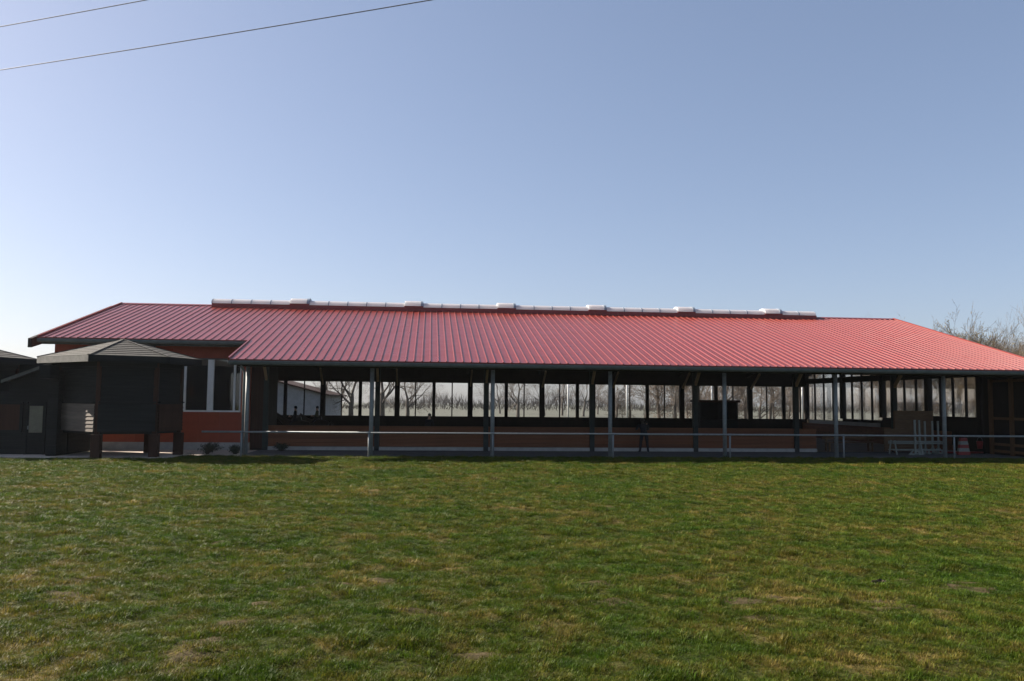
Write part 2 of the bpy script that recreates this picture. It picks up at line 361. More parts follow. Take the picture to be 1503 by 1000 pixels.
# ridge rooflight: red kerb and vaulted white segments
kerb = MB().box((-11.93, 46.66, 7.22), (22.66, 47.86, 7.52)).build('rooflight_kerb', MAT['red_trim'], hall, bevel=.01)
nseg = 33; sw = (22.66-11.93*-1)/nseg
def dome_mesh(w, hgt, y0, y1, zb):
    s = MB(); K = 10; ring = []
    for k in range(K+1):
        t = math.pi*k/K
        ring.append(((y0+y1)/2-(y1-y0)/2*math.cos(t), zb+hgt*math.sin(t)**.75 if 0 < k < K else zb))
    for x in (0.0, w):
        pass
    n = len(ring)
    s.add([(0.015, y, z) for y, z in ring]+[(w-.015, y, z) for y, z in ring],
          [(i, i+1, n+i+1, n+i) for i in range(n-1)]+[tuple(range(n))[::-1], tuple(range(n, 2*n))])
    return s.mesh('dome_segment', MAT['dome_white'])
md = dome_mesh(sw, .29, 46.70, 47.82, 7.52); mv = dome_mesh(sw, .34, 46.66, 47.86, 7.58)
rib = MB()
K = 10
vents = (4, 9, 14, 19, 24, 30)
vents = (4, 10, 15, 20, 25, 30)
vframe = MB().box((0, 46.62, 7.505), (sw, 47.9, 7.585)).mesh('vent_frame', MAT['red_trim'])
vend = MB()
pts = [((47.26)-.62*math.cos(math.pi*k/10), 7.58+.37*(math.sin(math.pi*k/10)**.75 if 0 < k < 10 else 0)) for k in range(11)]
vend.prism([(0, y, z) for y, z in pts], (.13, 0, 0)); vend = vend.mesh('vent_end', MAT['vent_grey'])
seam = MB(); pts2 = [((47.26)-.575*math.cos(math.pi*k/10), 7.52+.305*(math.sin(math.pi*k/10)**.75 if 0 < k < 10 else 0)) for k in range(11)]
seam.prism([(-.022, y, z) for y, z in pts2], (.044, 0, 0)); seam = seam.mesh('dome_seam', MAT['vent_grey'])
for i in range(nseg):
    x = -11.93+i*sw
    if i in vents:
        d = link('dome_segment', mv, None, kerb, (x, 0, 0)); link('vent_frame', vframe, None, kerb, (x, 0, 0))
        link('vent_end', vend, None, kerb, (x+sw-.13, 0, 0))
    else:
        link('dome_segment', md, None, kerb, (x, 0, 0))
        link('dome_seam', seam, None, kerb, (x, 0, 0))

# columns, posts, rafters
X0 = -7.34
colm = MB().tube([(0, 0, 0), (0, 0, 3.64)], .085, 14).mesh('column', MAT['galvanised'], True)
for i in range(8):
    x = X0+5*i if i < 7 else 27.3
    c = link('column', colm, None, hall, (x, 34.73, .0))
bracket = MB().box((-.14, -.14, 0), (.14, .14, .02)).mesh('base_plate', MAT['galvanised'])
for i in range(8): link('base_plate', bracket, None, hall, (X0+5*i if i < 7 else 27.3, 34.73, .012))
dp = MB().tube([(X0-.12, 34.0, 3.6), (X0-.12, 34.5, 3.45), (X0-.12, 34.62, 3.3), (X0-.12, 34.62, .1)], .05, 10)
dp.build('downpipe', MAT['galvanised'], hall, smooth=True)
ipost = MB().box((-.11, -.11, 0), (.11, .11, 5.0)).mesh('inner_post', MAT['post_grey'])
for i in range(8):
    x = X0+5*i
    if x < 26.5: link('inner_post', ipost, None, hall, (x, 38.70, 0))
def rafter(x):
    s = MB(); w = .16
    def sec(y0, z0, y1, z1, d0, d1):
        s.prism([(x-w/2, y0, z0), (x-w/2, y1, z1), (x-w/2, y1, z1-d1), (x-w/2, y0, z0-d0)], (w, 0, 0))
    t = -.125
    ys = EY+.5 if x > XN else UY+.3
    sec(ys, zf(ys)+t, RY, RZ+t, .18 if x > XN else .4, .85)
    sec(RY, RZ+t, BY-.4, BZ+.4*SL+t, .85, .42)
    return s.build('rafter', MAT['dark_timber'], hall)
for i in range(-2, 8): 
    x = X0+5*i
    if x < 27.5: rafter(min(x, 26.9))
for k in range(9):
    y = 35.6+k*1.35
    if y < RY-.6: MB().box((XN+.1 if y < UY+.5 else XL+.1, y-.05, zf(y)-.30), (XR-.15, y+.05, zf(y)-.126)).build('purlin', MAT['deck_timber'], hall)
for k in range(8):
    y = 48.4+k*1.35; z = RZ-(y-RY)*SL
    MB().box((XL+.1, y-.05, z-.30), (XR-.15, y+.05, z-.126)).build('purlin', MAT['deck_timber'], hall)
kb = MB().beam((0, 57.3, 3.35), (0, 55.7, 4.35), .10, .14).mesh('knee_brace', MAT['pale_timber'])
for i in range(7): link('knee_brace', kb, None, hall, (-7.15+5*i, 0, 0))
kb2 = MB().beam((0, 38.62, 3.2), (0, 37.6, 4.2), .10, .14).mesh('knee_brace', MAT['pale_timber'])
for i in range(7): link('knee_brace', kb2, None, hall, (X0+5*i, 0, 0))

# rear wall with glazing
FY = 57.5; ZS, ZT = 1.18, 3.53
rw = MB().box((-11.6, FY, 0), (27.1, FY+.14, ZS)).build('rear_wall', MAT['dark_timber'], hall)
MB().box((-11.6, FY-.01, ZT), (27.1, FY+.15, 4.72)).build('head_beam', MAT['deck_timber'], rw)
MB().box((-11.6, FY-.06, ZS), (27.1, FY+.16, ZS+.05)).build('sill', MAT['dark_timber'], rw)
pst = MB().box((-.11, -.08, 0), (.11, .12, ZT-ZS-.05)).mesh('window_post', MAT['dark_timber'])
pst2 = MB().box((-.17, -.10, -1.1), (.17, .16, ZT-ZS-.05)).mesh('window_post', MAT['dark_timber'])
mul = MB().box((-.04, -.01, 0), (.04, .06, ZT-ZS-.05)).mesh('mullion', MAT['dark_timber'])
pane = MB().box((.002, .02, .0), (1.248, .03, ZT-ZS-.05)).mesh('window_pane', MAT['hall_glass'])
for j in range(31):
    x = -11.0+1.25*j
    if x < 26.4: link('window_pane', pane, None, rw, (x-.27+.12, FY+.05, ZS+.05))
xs0 = -7.15
for j in range(-3, 28):
    x = xs0+1.25*j
    if x > 26.8: break
    if j % 4 == 0: link('window_post', pst2, None, rw, (x, FY+.02, ZS+.05))
    elif j % 2 == 0: link('window_post', pst, None, rw, (x, FY+.02, ZS+.05))
    else: link('mullion', mul, None, rw, (x, FY+.02, ZS+.05))
# gable wall on the right
GX = 27.0
gw = MB(); 
gbays = [(57.5, 52.2, 1.22), (52.2, 47.4, 1.38), (47.4, 42.8, 1.55), (42.8, 38.55, 1.74)]
for a, b_, s in gbays: gw.box((GX, b_, 0), (GX+.14, a, s))
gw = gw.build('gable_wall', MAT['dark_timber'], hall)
MB().box((GX-.06, 38.5, 3.74), (GX+.16, 57.4, 4.10)).build('transom_beam', MAT['dark_timber'], gw)
def roof_under(y): return (zf(y) if y < RY else RZ-(y-RY)*SL)-.13
for a, b_, s in gbays:
    MB().box((GX-.1, a-.15, s), (GX+.18, a+.15, roof_under(a)-.02)).build('window_post', MAT['dark_timber'], gw)
    w = (a-b_)/4
    for k in range(4):
        y1, y0 = a-w*k, a-w*(k+1)
        MB().box((GX+.05, y0+.002, s), (GX+.06, y1-.002, 3.74)).build('window_pane', MAT['hall_glass'], gw)
        pa = [(GX+.05, y0+.002, 4.10), (GX+.05, y1-.002, 4.10), (GX+.05, y1-.002, roof_under(y1)-.03), (GX+.05, y0+.002, roof_under(y0)-.03)]
        if pa[2][2] > 4.2: MB().prism(pa, (.01, 0, 0)).build('window_pane', MAT['hall_glass'], gw)
        if k: MB().box((GX, y1-.045, s), (GX+.1, y1+.045, roof_under(y1)-.03)).build('mullion', MAT['dark_timber'], gw)
MB().box((GX-.1, 38.35, 0), (GX+.18, 38.65, roof_under(38.5)-.02)).build('window_post', MAT['dark_timber'], gw)
# gable boards low: grey-blue panel strip and kick boards
MB().box((GX-.04, 47.6, .95), (GX-.012, 56.9, 1.2)).build('wall_panel', MAT['shed_sheet'], gw)
# aisle end on the right: timber frame with dark leaves
af = MB().box((GX+.02, 34.9, 0), (GX+.10, 38.3, roof_under(35)-.05)).build('aisle_end_wall', MAT['dark_timber'], hall)
for y in (37.62, 36.2, 34.85): MB().box((GX-.12, y-.09, 0), (GX, y+.09, 3.6)).build('door_post', MAT['orange_timber'], af)
for z in (.18, .5, 1.72, 3.5):
    for y0, y1 in ((36.3, 37.52), (34.95, 36.1)): MB().box((GX-.06, y0, z-.06), (GX-.005, y1, z+.06)).build('door_rail', MAT['orange_timber'], af)
# kick wall between aisle and arena
kw = MB().box((-7.2, 38.62, .012), (18.67, 38.92, .17)).build('kick_wall', MAT['plinth_conc'], hall, bevel=.01)
bm_ = MB().box((0, 0, 0), (4.99, .06, .172)).mesh('kick_board', MAT['kick_timber'])
L0 = -7.2
for i in range(6):
    x = L0+5*i
    ln = min(4.99, 18.67-x)
    for k in range(5):
        me = bm_ if ln > 4.9 else None
        if me is None: me = MB().box((0, 0, 0), (ln, .06, .172)).mesh('kick_board', MAT['kick_timber'])
        link('kick_board', me, None, kw, (x+.003, 38.70+rng.uniform(-.006, .006), .18+k*.178))
MB().box((-7.2, 38.66, 1.07), (18.67, 38.86, 1.12)).build('cap_rail', MAT['kick_timber'], kw)
# farther kick walls of the arena (rear and right)
kr = MB().box((-11.4, 57.28, .02), (26.6, 57.34, .28)).build('arena_kickboard', MAT['kick_timber'], hall)
for k in range(4): MB().box((-11.4, 57.22, .32+.2*k), (26.6, 57.28, .51+.2*k)).build('kick_board', MAT['dark_timber'], kr)
kg = MB().box((26.62, 40.2, .02), (26.7, 57.2, .3)).build('arena_kickboard', MAT['kick_timber'], hall)
for k in range(4): MB().box((26.56, 40.2, .32+.17*k), (26.62, 57.2, .48+.17*k)).build('kick_board', MAT['kick_timber'], kg)
# wing on the left
ww = MB().box((-16.6, 38.7, 0), (-8.05, 38.95, .34)).build('wing_wall', MAT['plinth_conc'], hall)
def boards(x0, x1, z0, z1, y, parent, name='cladding_panel', w=.9):
    n = max(1, round((x1-x0)/w)); ww_ = (x1-x0)/n
    me = MB().box((.004, 0, 0), (ww_-.004, .10, z1-z0)).mesh(name, MAT['red_clad'])
    for i in range(n): link(name, me, None, parent, (x0+i*ww_, y, z0))
boards(-16.6, -8.05, 4.12, 4.80, 38.72, ww)
boards(-13.95, -8.45, .34, 1.72, 38.70, ww)
boards(-16.6, -13.95, .34, 4.12, 38.72, ww)
MB().box((-8.45, 38.64, .34), (-8.05, 38.9, 4.12)).build('corner_pilaster', MAT['red_clad'], ww)
MB().box((-13.95, 38.62, 1.70), (-8.45, 38.86, 1.775)).build('window_sill', MAT['white_paint'], ww)
MB().box((-13.95, 38.68, 4.06), (-8.45, 38.86, 4.12)).build('window_head', MAT['fascia_timber'], ww)
for x, w in ((-13.9, .1), (-12.45, .28), (-10.93, .09), (-9.815, .27), (-8.76, .09), (-8.5, .06)):
    MB().box((x-w/2, 38.69, 1.775), (x+w/2, 38.84, 4.06)).build('window_frame', MAT['white_paint'], ww)
for a, b_ in ((-13.85, -12.6), (-12.3, -10.98), (-10.88, -9.96), (-9.67, -8.81), (-8.71, -8.53)):
    MB().box((a, 38.76, 1.775), (b_, 38.77, 4.06)).build('window_pane', MAT['wing_glass'], ww)
lw = MB().box((-16.6, 38.95, 0), (-16.5, 57.6, 4.72)).build('wing_side_wall', MAT['red_clad'], hall)
MB().box((-16.5, 57.5, 0), (-11.6, 57.6, 4.5)).build('wing_rear_wall', MAT['dark_timber'], hall)
MB().box((-11.7, 44.5, 0), (-11.6, 57.5, 4.4)).build('arena_end_wall', MAT['dark_timber'], hall)
MB().box((-16.5, 44.4, 0), (-11.6, 44.5, 4.4)).build('wing_room_wall', MAT['dark_timber'], hall)
pw_ = MB().box((-7.95, 38.75, 0), (-7.87, 44.4, 4.4)).build('wing_partition', MAT['dark_timber'], hall)
MB().box((-11.6, 44.4, 0), (-7.87, 44.5, 4.4)).build('wing_partition', MAT['dark_timber'], hall)
dd = MB().box((-8.0, 38.74, .02), (-7.45, 38.8, 3.9)).build('aisle_door', MAT['dark_timber'], hall)
for k in range(4): MB().box((-7.99+.137*k, 38.70, .1), (-7.99+.137*k+.128, 38.738, 3.8)).build('door_board', MAT['brown_timber'], dd)

# ------------------------------------------------------------------ pipe rail
rail = thing('pipe_rail', 'galvanised pipe rail on posts along the edge of the grass', 'railing', (-8.9, 34.03, 0))
MB().tube([(-0.0, 0, 1.0), (48, 0, 1.0)], .038, 12).build('top_rail', MAT['galvanised'], rail, smooth=True)
pmesh = MB().tube([(0, 0, -.1), (0, 0, .962)], .036, 12).mesh('rail_post', MAT['galvanised'], True)
cl = MB().tube([(-.07, 0, 1.0), (.07, 0, 1.0)], .046, 12).mesh('pipe_clamp', MAT['galvanised'], True)
for i in range(9):
    link('rail_post', pmesh, None, rail, (1.53+5*i, 0, 0)); link('pipe_clamp', cl, None, rail, (1.53+5*i, 0, 0))

# ------------------------------------------------------------------ hexagonal timber booth on posts
def make_booth(name, label, cxy):
    c = Vector((cxy[0], cxy[1], 0))
    rt = thing(name, label, 'booth', (c.x, c.y, .05))
    rim = [Vector(p) for p in ((-3.35, .35, 0), (-.44, -2.15, 0), (2.13, -1.15, 0), (2.8, .85, 0), (.75, 2.35, 0), (-2.1, 2.25, 0))]
    bod = [Vector((p.x*.72+.06, p.y*.72, 0)) for p in rim]
    z0, z1, z2, ze, za = .98, 2.0, 3.42, 3.82, 4.55
    apex = Vector((0, 0, za))
    n = 6
    for i in range(n):
        a, b_ = rim[i], rim[(i+1) % n]; A, B = bod[i], bod[(i+1) % n]
        # roof facet as a shingled slab in lapped courses
        s = MB(); C_ = 9
        for k in range(C_):
            t0, t1 = k/C_, (k+1)/C_
            def P(v, t, up): q = v.lerp(Vector((0, 0, 0)), t); return Vector((q.x, q.y, ze+(za-ze)*t+up))
            lo, hi = .022, .004
            p0, p1, p2, p3 = P(a, t0, lo), P(b_, t0, lo), P(b_, t1, hi), P(a, t1, hi)
            q0, q1 = P(a, t0, -.01), P(b_, t0, -.01)
            s.add([p0, p1, p2, p3, q0, q1], [(0, 1, 2, 3), (4, 5, 1, 0)])
        s.build('roof_facet', MAT['shingle'], rt)
        s = MB(); s.add([Vector((a.x, a.y, ze-.03)), Vector((b_.x, b_.y, ze-.03)), Vector((0, 0, za-.05))], [(0, 2, 1)]); s.build('soffit', MAT['black_timber'], rt)
        d = (b_-a).normalized(); nrm = Vector((d.y, -d.x, 0))
        s = MB(); s.prism([a+nrm*.02+Vector((0, 0, ze-.24)), b_+nrm*.02+Vector((0, 0, ze-.24)), b_+nrm*.02+Vector((0, 0, ze+.0)), a+nrm*.02+Vector((0, 0, ze+.0))], -nrm*.04)
        s.build('fascia_board', MAT['fascia_timber'] if i in (0,) else MAT['black_timber'], rt)  # left-front fascia coloured lighter than the rest, sunlight put into its material
        s = MB(); s.beam(a+Vector((0, 0, ze+.02)), apex+Vector((0, 0, .015)), .12, .03); s.build('hip_cap', MAT['shingle'], rt)
        # corner post
        s = MB().box((A.x-.08, A.y-.08, z0-.1), (A.x+.08, A.y+.08, ze-.05)); s.build('post', MAT['brown_timber'], rt, bevel=.01)
        s = MB().box((A.x-.17, A.y-.15, 0), (A.x+.17, A.y+.15, z0-.1)); s.build('leg', MAT['brown_timber'], rt, bevel=.015)
        # lapped parapet boards
        d = (B-A).normalized(); nb_ = Vector((d.y, -d.x, 0)); nk = 7; hb = (z1-z0)/nk
        a2, b2 = A+d*.0, B-d*.0
        mt = MAT['clap_timber'] if i == 0 else (MAT['brown_timber'] if i == 2 else MAT['black_timber'])  # left-front facet gets paler boards, sunlight put into the colour
        for k in range(nk):
            zb = z0+k*hb
            s = MB(); s.prism([a2+nb_*.17+Vector((0, 0, zb)), a2+nb_*.135+Vector((0, 0, zb+hb*1.12)), a2+nb_*.12+Vector((0, 0, zb+hb*1.12)), a2+nb_*.14+Vector((0, 0, zb))], b2-a2)
            s.build('lap_board', mt, rt)
        # shutter above with frame
        for (u0_, u1_, zz0, zz1, dep, mm) in ((.05, -.05, z1-.05, z2, .02, 'black_timber'),):
            p, q = A+d*u0_, B+d*u1_
            s = MB().prism([p+Vector((0, 0, zz0)), q+Vector((0, 0, zz0)), q+Vector((0, 0, zz1)), p+Vector((0, 0, zz1))], nb_*.03); sh = s.build('shutter', MAT[mm], rt)
            mid = (p+q)/2
            for zc in (zz0+.05, (zz0+zz1)/2, zz1-.05):
                s = MB(); s.beam(p+nb_*.045+Vector((0, 0, zc)), q+nb_*.045+Vector((0, 0, zc)), .03, .08); s.build('batten', MAT['black_timber'], sh)
        s = MB().prism([A+nb_*.1+Vector((0, 0, z2)), B+nb_*.1+Vector((0, 0, z2)), B+nb_*.1+Vector((0, 0, ze-.05)), A+nb_*.1+Vector((0, 0, ze-.05))], -nb_*.15); s.build('wall_plate', MAT['black_timber'], rt)
        s = MB(); s.beam(A+nb_*.13+Vector((0, 0, z1+.09)), B+nb_*.13+Vector((0, 0, z1+.09)), .16, .05); s.build('counter_ledge', MAT['black_timber'], rt)
    s = MB(); s.prism([p*.98+Vector((0, 0, z0-.1)) for p in bod], (0, 0, .12)); s.build('floor_deck', MAT['black_timber'], rt)
    return rt
booth = make_booth('timber_booth', 'dark hexagonal timber booth raised on posts in front of the red wall', (-12.05, 34.1))
b2 = copy_tree(booth); b2.location = (-19.3, 36.1, .05)
b2['label'] = 'farther left timber booth, only its grey roof edge showing at the picture edge'
for o in (booth, b2): o['group'] = 'hexagonal timber booths'

# dark shed linked to the booth
shed = thing('timber_shed', 'dark clapboard shed with sloping verge and pale door window beside the booth', 'shed', (-15.28, 34.55, .05))
def sp(name, a, b_, mat, parent=shed, bevel=0): return MB().box(a, b_).build(name, MAT[mat], parent, bevel=bevel)
# local coordinates: x from -2.6 (left) to 1.1 (right corner), y 0 front
s = MB(); s.prism([(-1.2, .06, 0), (1.1, .06, 0), (1.1, .06, 3.5), (.42, .06, 3.5), (-1.2, .06, 2.85)], (0, 2.4, 0)); wl = s.build('wall', MAT['black_timber'], shed)
sp('side_wall', (-2.3, .06, 0), (-1.21, .6, 2.45), 'black_timber')
sp('rear_wall', (-2.3, 2.47, 1.6), (.55, 2.6, 3.85), 'black_timber')
for k in range(5): sp('lap_board', (-2.3, .0, .02+k*.17), (-.5, .055, .18+k*.17), 'black_timber')
sp('shutter', (-1.55, -.01, .95), (-.70, .04, 1.95), 'brown_timber'); 
for x in (-1.54, -.66): sp('shutter_frame', (x-.05, -.03, .9), (x+.05, .05, 2.0), 'black_timber')
for z in (.9, 2.0): sp('shutter_frame', (-1.59, -.035, z-.05), (-.61, .05, z+.05), 'black_timber')
dr = sp('door', (-.42, .0, .02), (.2, .05, 2.0), 'black_timber')
pm('pale_panel', (.16, .15, .10), (.12, .11, .075), scale=4, rough=.6, bump=.02)
sp('door_panel', (-.35, -.02, .85), (.15, .0, 1.9), 'pale_panel', dr)
sp('door_handle', (-.39, -.05, .98), (-.36, .0, 1.12), 'galvanised', dr)
for x in (-.45, .23): sp('door_frame', (x-.04, -.04, 0), (x+.04, .05, 2.06), 'black_timber')
for k in range(16): sp('lap_board', (.72, -.96, .02+k*.2), (1.1, -.90, .21+k*.2), 'black_timber')
sp('shade_pier', (.74, -.91, 0), (1.08, .06, 3.3), 'black_timber')  # added with its lap boards to limit the sun patch on the booth
sp('shade_board', (.70, -1.75, 2.95), (1.1, -.98, 3.45), 'black_timber')  # added blocker, shades the booth shutters and upper parapet
s = MB(); s.prism([(-1.35, -.25, 2.84), (.5, -.25, 3.58), (.5, -.25, 3.66), (-1.35, -.25, 2.92)], (0, 2.7, 0)); s.build('roof', MAT['shingle'], shed)
s = MB(); s.prism([(-1.35, -.28, 2.78), (.5, -.28, 3.52), (.5, -.28, 3.64), (-1.35, -.28, 2.90)], (0, .028, 0)); s.build('verge_board', MAT['fascia_timber'], shed)

# ------------------------------------------------------------------ people and ponies (skin surfaces)
def skin_mesh(name, J, E, mats, sub=1):
    """J: name -> (pos, radius, material index); E: edges by name"""
    names = list(J); idx = {k: i for i, k in enumerate(names)}
    me = bpy.data.meshes.new(name+'_tmp'); me.from_pydata([J[k][0] for k in names], [(idx[a], idx[b_]) for a, b_ in E], []); me.update()
    ob = bpy.data.objects.new(name+'_tmp', me); COL.objects.link(ob)
    md_ = ob.modifiers.new('skin', 'SKIN'); md_.use_smooth_shade = True; md_.branch_smoothing = .3
    if not me.skin_vertices: 
        bpy.context.view_layer.objects.active = ob
    sv = me.skin_vertices[0].data
    for i, k in enumerate(names):
        r = J[k][1]; sv[i].radius = (r, r) if not isinstance(r, tuple) else r
        sv[i].use_root = (i == 0)
    ss = ob.modifiers.new('sub', 'SUBSURF'); ss.levels = sub; ss.render_levels = sub
    dg = bpy.context.evaluated_depsgraph_get(); dg.update()
    ev = ob.evaluated_get(dg); out = bpy.data.meshes.new_from_object(ev, depsgraph=dg)
    bpy.data.objects.remove(ob); out.name = name
    out.materials.clear()
    for mm in mats: out.materials.append(MAT[mm])
    segs = [(Vector(J[a][0]), Vector(J[b_][0]), J[b_][2]) for a, b_ in E]
    for p in out.polygons:
        c = Vector(p.center); best = 1e9; bi = 0
        for A, B, mi in segs:
            d = B-A; t = max(0, min(1, (c-A).dot(d)/max(d.length_squared, 1e-9))); q = (A+d*t-c).length
            if q < best: best = q; bi = mi
        p.material_index = bi; p.use_smooth = True
    return out
def person(name, label, loc, rz, h, pose, mats, group=None):
    """mats: [top, trousers, skin, shoes]; local: facing +y, feet at z=0, height scaled to h"""
    rt = thing(name, label, 'person', loc, rz, group)
    k = h/1.75
    J = {}; E = []
    def j(n, p, r, m_=0): J[n] = (tuple(v*k for v in p), r*k if not isinstance(r, tuple) else tuple(x*k for x in r), m_)
    lean = pose.get('lean', 0); sit = pose.get('sit', False)
    pel = Vector((0, 0, .95))
    def tor(z, y=0):   # torso point z above the pelvis, leaning forward
        return (0, math.sin(lean)*z+y, .95+math.cos(lean)*z)
    j('pelvis', pel, (.15, .11), 1); j('waist', tor(.16), (.135, .10), 0); j('chest', tor(.36), (.165, .115), 0); j('neckbase', tor(.52), (.09, .08), 0)
    nl = pose.get('head', 0)
    nb_ = Vector(tor(.52)); hd = Vector((0, math.sin(lean+nl), math.cos(lean+nl)))
    j('neck', nb_+hd*.08, .055, 2); j('skull', nb_+hd*.18+Vector((0, .012, 0)), (.078, .09), 2); j('crown', nb_+hd*.265, (.062, .072), 2)
    fwd = Vector((0, math.cos(lean+nl), -math.sin(lean+nl)))
    j('nose', nb_+hd*.165+fwd*.115, .014, 2)
    E += [('pelvis', 'waist'), ('waist', 'chest'), ('chest', 'neckbase'), ('neckbase', 'neck'), ('neck', 'skull'), ('skull', 'crown'), ('skull', 'nose')]
    for sd, S in (('l', -1), ('r', 1)):
        sh = Vector(tor(.47))+Vector((S*.19, 0, 0)); j('sh'+sd, sh, .062, 0)
        el = pose['elbow'](sh, S); wr = pose['wrist'](el, S)
        j('el'+sd, el, .045, 0); j('wr'+sd, wr, .030, 0)
        hdv = (wr-el).normalized(); pl = wr+hdv*.075; j('pa'+sd, pl, (.036, .022), 2)
        E += [('chest', 'sh'+sd), ('sh'+sd, 'el'+sd), ('el'+sd, 'wr'+sd), ('wr'+sd, 'pa'+sd)]
        side = hdv.cross(Vector((S, 0, 0)));
        if side.length < .1: side = Vector((0, 1, 0))
        side.normalize(); curl = Vector((-S, 0, 0))
        for q in range(4):
            o_ = side*(q-1.5)*.021; ln = (.062, .072, .068, .054)[q]
            p1 = pl+o_+hdv*(.03+ln*.4); p2 = p1+(hdv*.8+curl*.6).normalized()*ln*.5
            j('f%s%da' % (sd, q), p1, .0095, 2); j('f%s%db' % (sd, q), p2, .008, 2); E += [('pa'+sd, 'f%s%da' % (sd, q)), ('f%s%da' % (sd, q), 'f%s%db' % (sd, q))]
        p1 = wr+hdv*.05+side*.045+curl*.01; p2 = p1+hdv*.04+side*.012; j('t'+sd, p1, .011, 2); j('u'+sd, p2, .009, 2); E += [('wr'+sd, 't'+sd), ('t'+sd, 'u'+sd)]
        hip = pel+Vector((S*.10, 0, -.04)); j('hp'+sd, hip, .098, 1)
        if sit:
            kn = hip+Vector((S*.22, .28, -.26)); an = kn+Vector((S*.02, -.12, -.40)); to = an+Vector((S*.02, .15, -.03))
        else:
            sp_ = pose.get('spread', .04); st = pose.get('stride', 0)*S
            kn = hip+Vector((S*sp_*.5, .03+st*.5, -.44)); an = hip+Vector((S*sp_, -.01+st, -.84)); to = an+Vector((S*.03, .16, -.035))
        j('kn'+sd, kn, .062, 1); j('an'+sd, an, .045, 1); j('to'+sd, to, (.045, .03), 3); j('he'+sd, an+Vector((0, -.03, -.03)), .04, 3)
        E += [('pelvis', 'hp'+sd), ('hp'+sd, 'kn'+sd), ('kn'+sd, 'an'+sd), ('an'+sd, 'to'+sd), ('an'+sd, 'he'+sd)]
    me = skin_mesh('body', J, E, mats, 1)
    if not sit:
        zmin = min(v.co.z for v in me.vertices)
        for v in me.vertices: v.co.z -= zmin
    else: zmin = 0
    link('body', me, None, rt)
    # hair cap
    hc = nb_+hd*.2; s = MB(); U, V = 12, 8
    side = Vector((1, 0, 0)); vs = []
    for a in range(V+1):
        th = math.pi*.62*a/V
        for q in range(U):
            ph = 2*math.pi*q/U; f_ = math.sin(th)
            back = -math.sin(ph)
            tt = th*(1+.28*max(0, back)) if a else 0
            p = hc+(hd*math.cos(tt)*.118+side*math.cos(ph)*math.sin(tt)*.094+fwd*math.sin(ph)*math.sin(tt)*.104-fwd*.012)
            vs.append(p*k-Vector((0, 0, zmin)))
    fs = [(a*U+q, a*U+(q+1) % U, (a+1)*U+(q+1) % U, (a+1)*U+q) for a in range(V) for q in range(U)]
    s.add(vs, fs); s.build(pose.get('cap', 'hair'), MAT[pose.get('capmat', 'hair')], rt, smooth=True)
    return rt
down = dict(elbow=lambda s, S: s+Vector((S*.07, -.03, -.29)), wrist=lambda e, S: e+Vector((S*.01, .07, -.25)))
leanp = dict(lean=.45, head=-.05, spread=.07, elbow=lambda s, S: s+Vector((S*.07, .12, -.25)), wrist=lambda e, S: e+Vector((-S*.12, .22, .05)))
ride = dict(sit=True, lean=.05, elbow=lambda s, S: s+Vector((S*.07, .05, -.28)), wrist=lambda e, S: e+Vector((-S*.10, .22, -.02)), cap='riding_helmet', capmat='black_plastic')
_p = person('person', 'person in dark clothes leaning over the kick wall, seen from behind', (10.0, 38.05, .012), 0, 1.62, leanp, ['cloth_dark', 'cloth_dark', 'hair', 'black_plastic'])
_p.scale = (1.22, 1.15, 1.0)
person('person', 'person in dark jacket standing alone in the arena behind the kick wall', (0.05, 43.2, .016), 2.6, 1.62, down, ['cloth_dark', 'cloth_blue', 'skin', 'black_plastic'])
person('person', 'small person behind the kick wall beside the leaning person', (10.75, 40.4, .016), 2.9, 1.34, down, ['cloth_dark', 'cloth_blue', 'skin', 'black_plastic'])

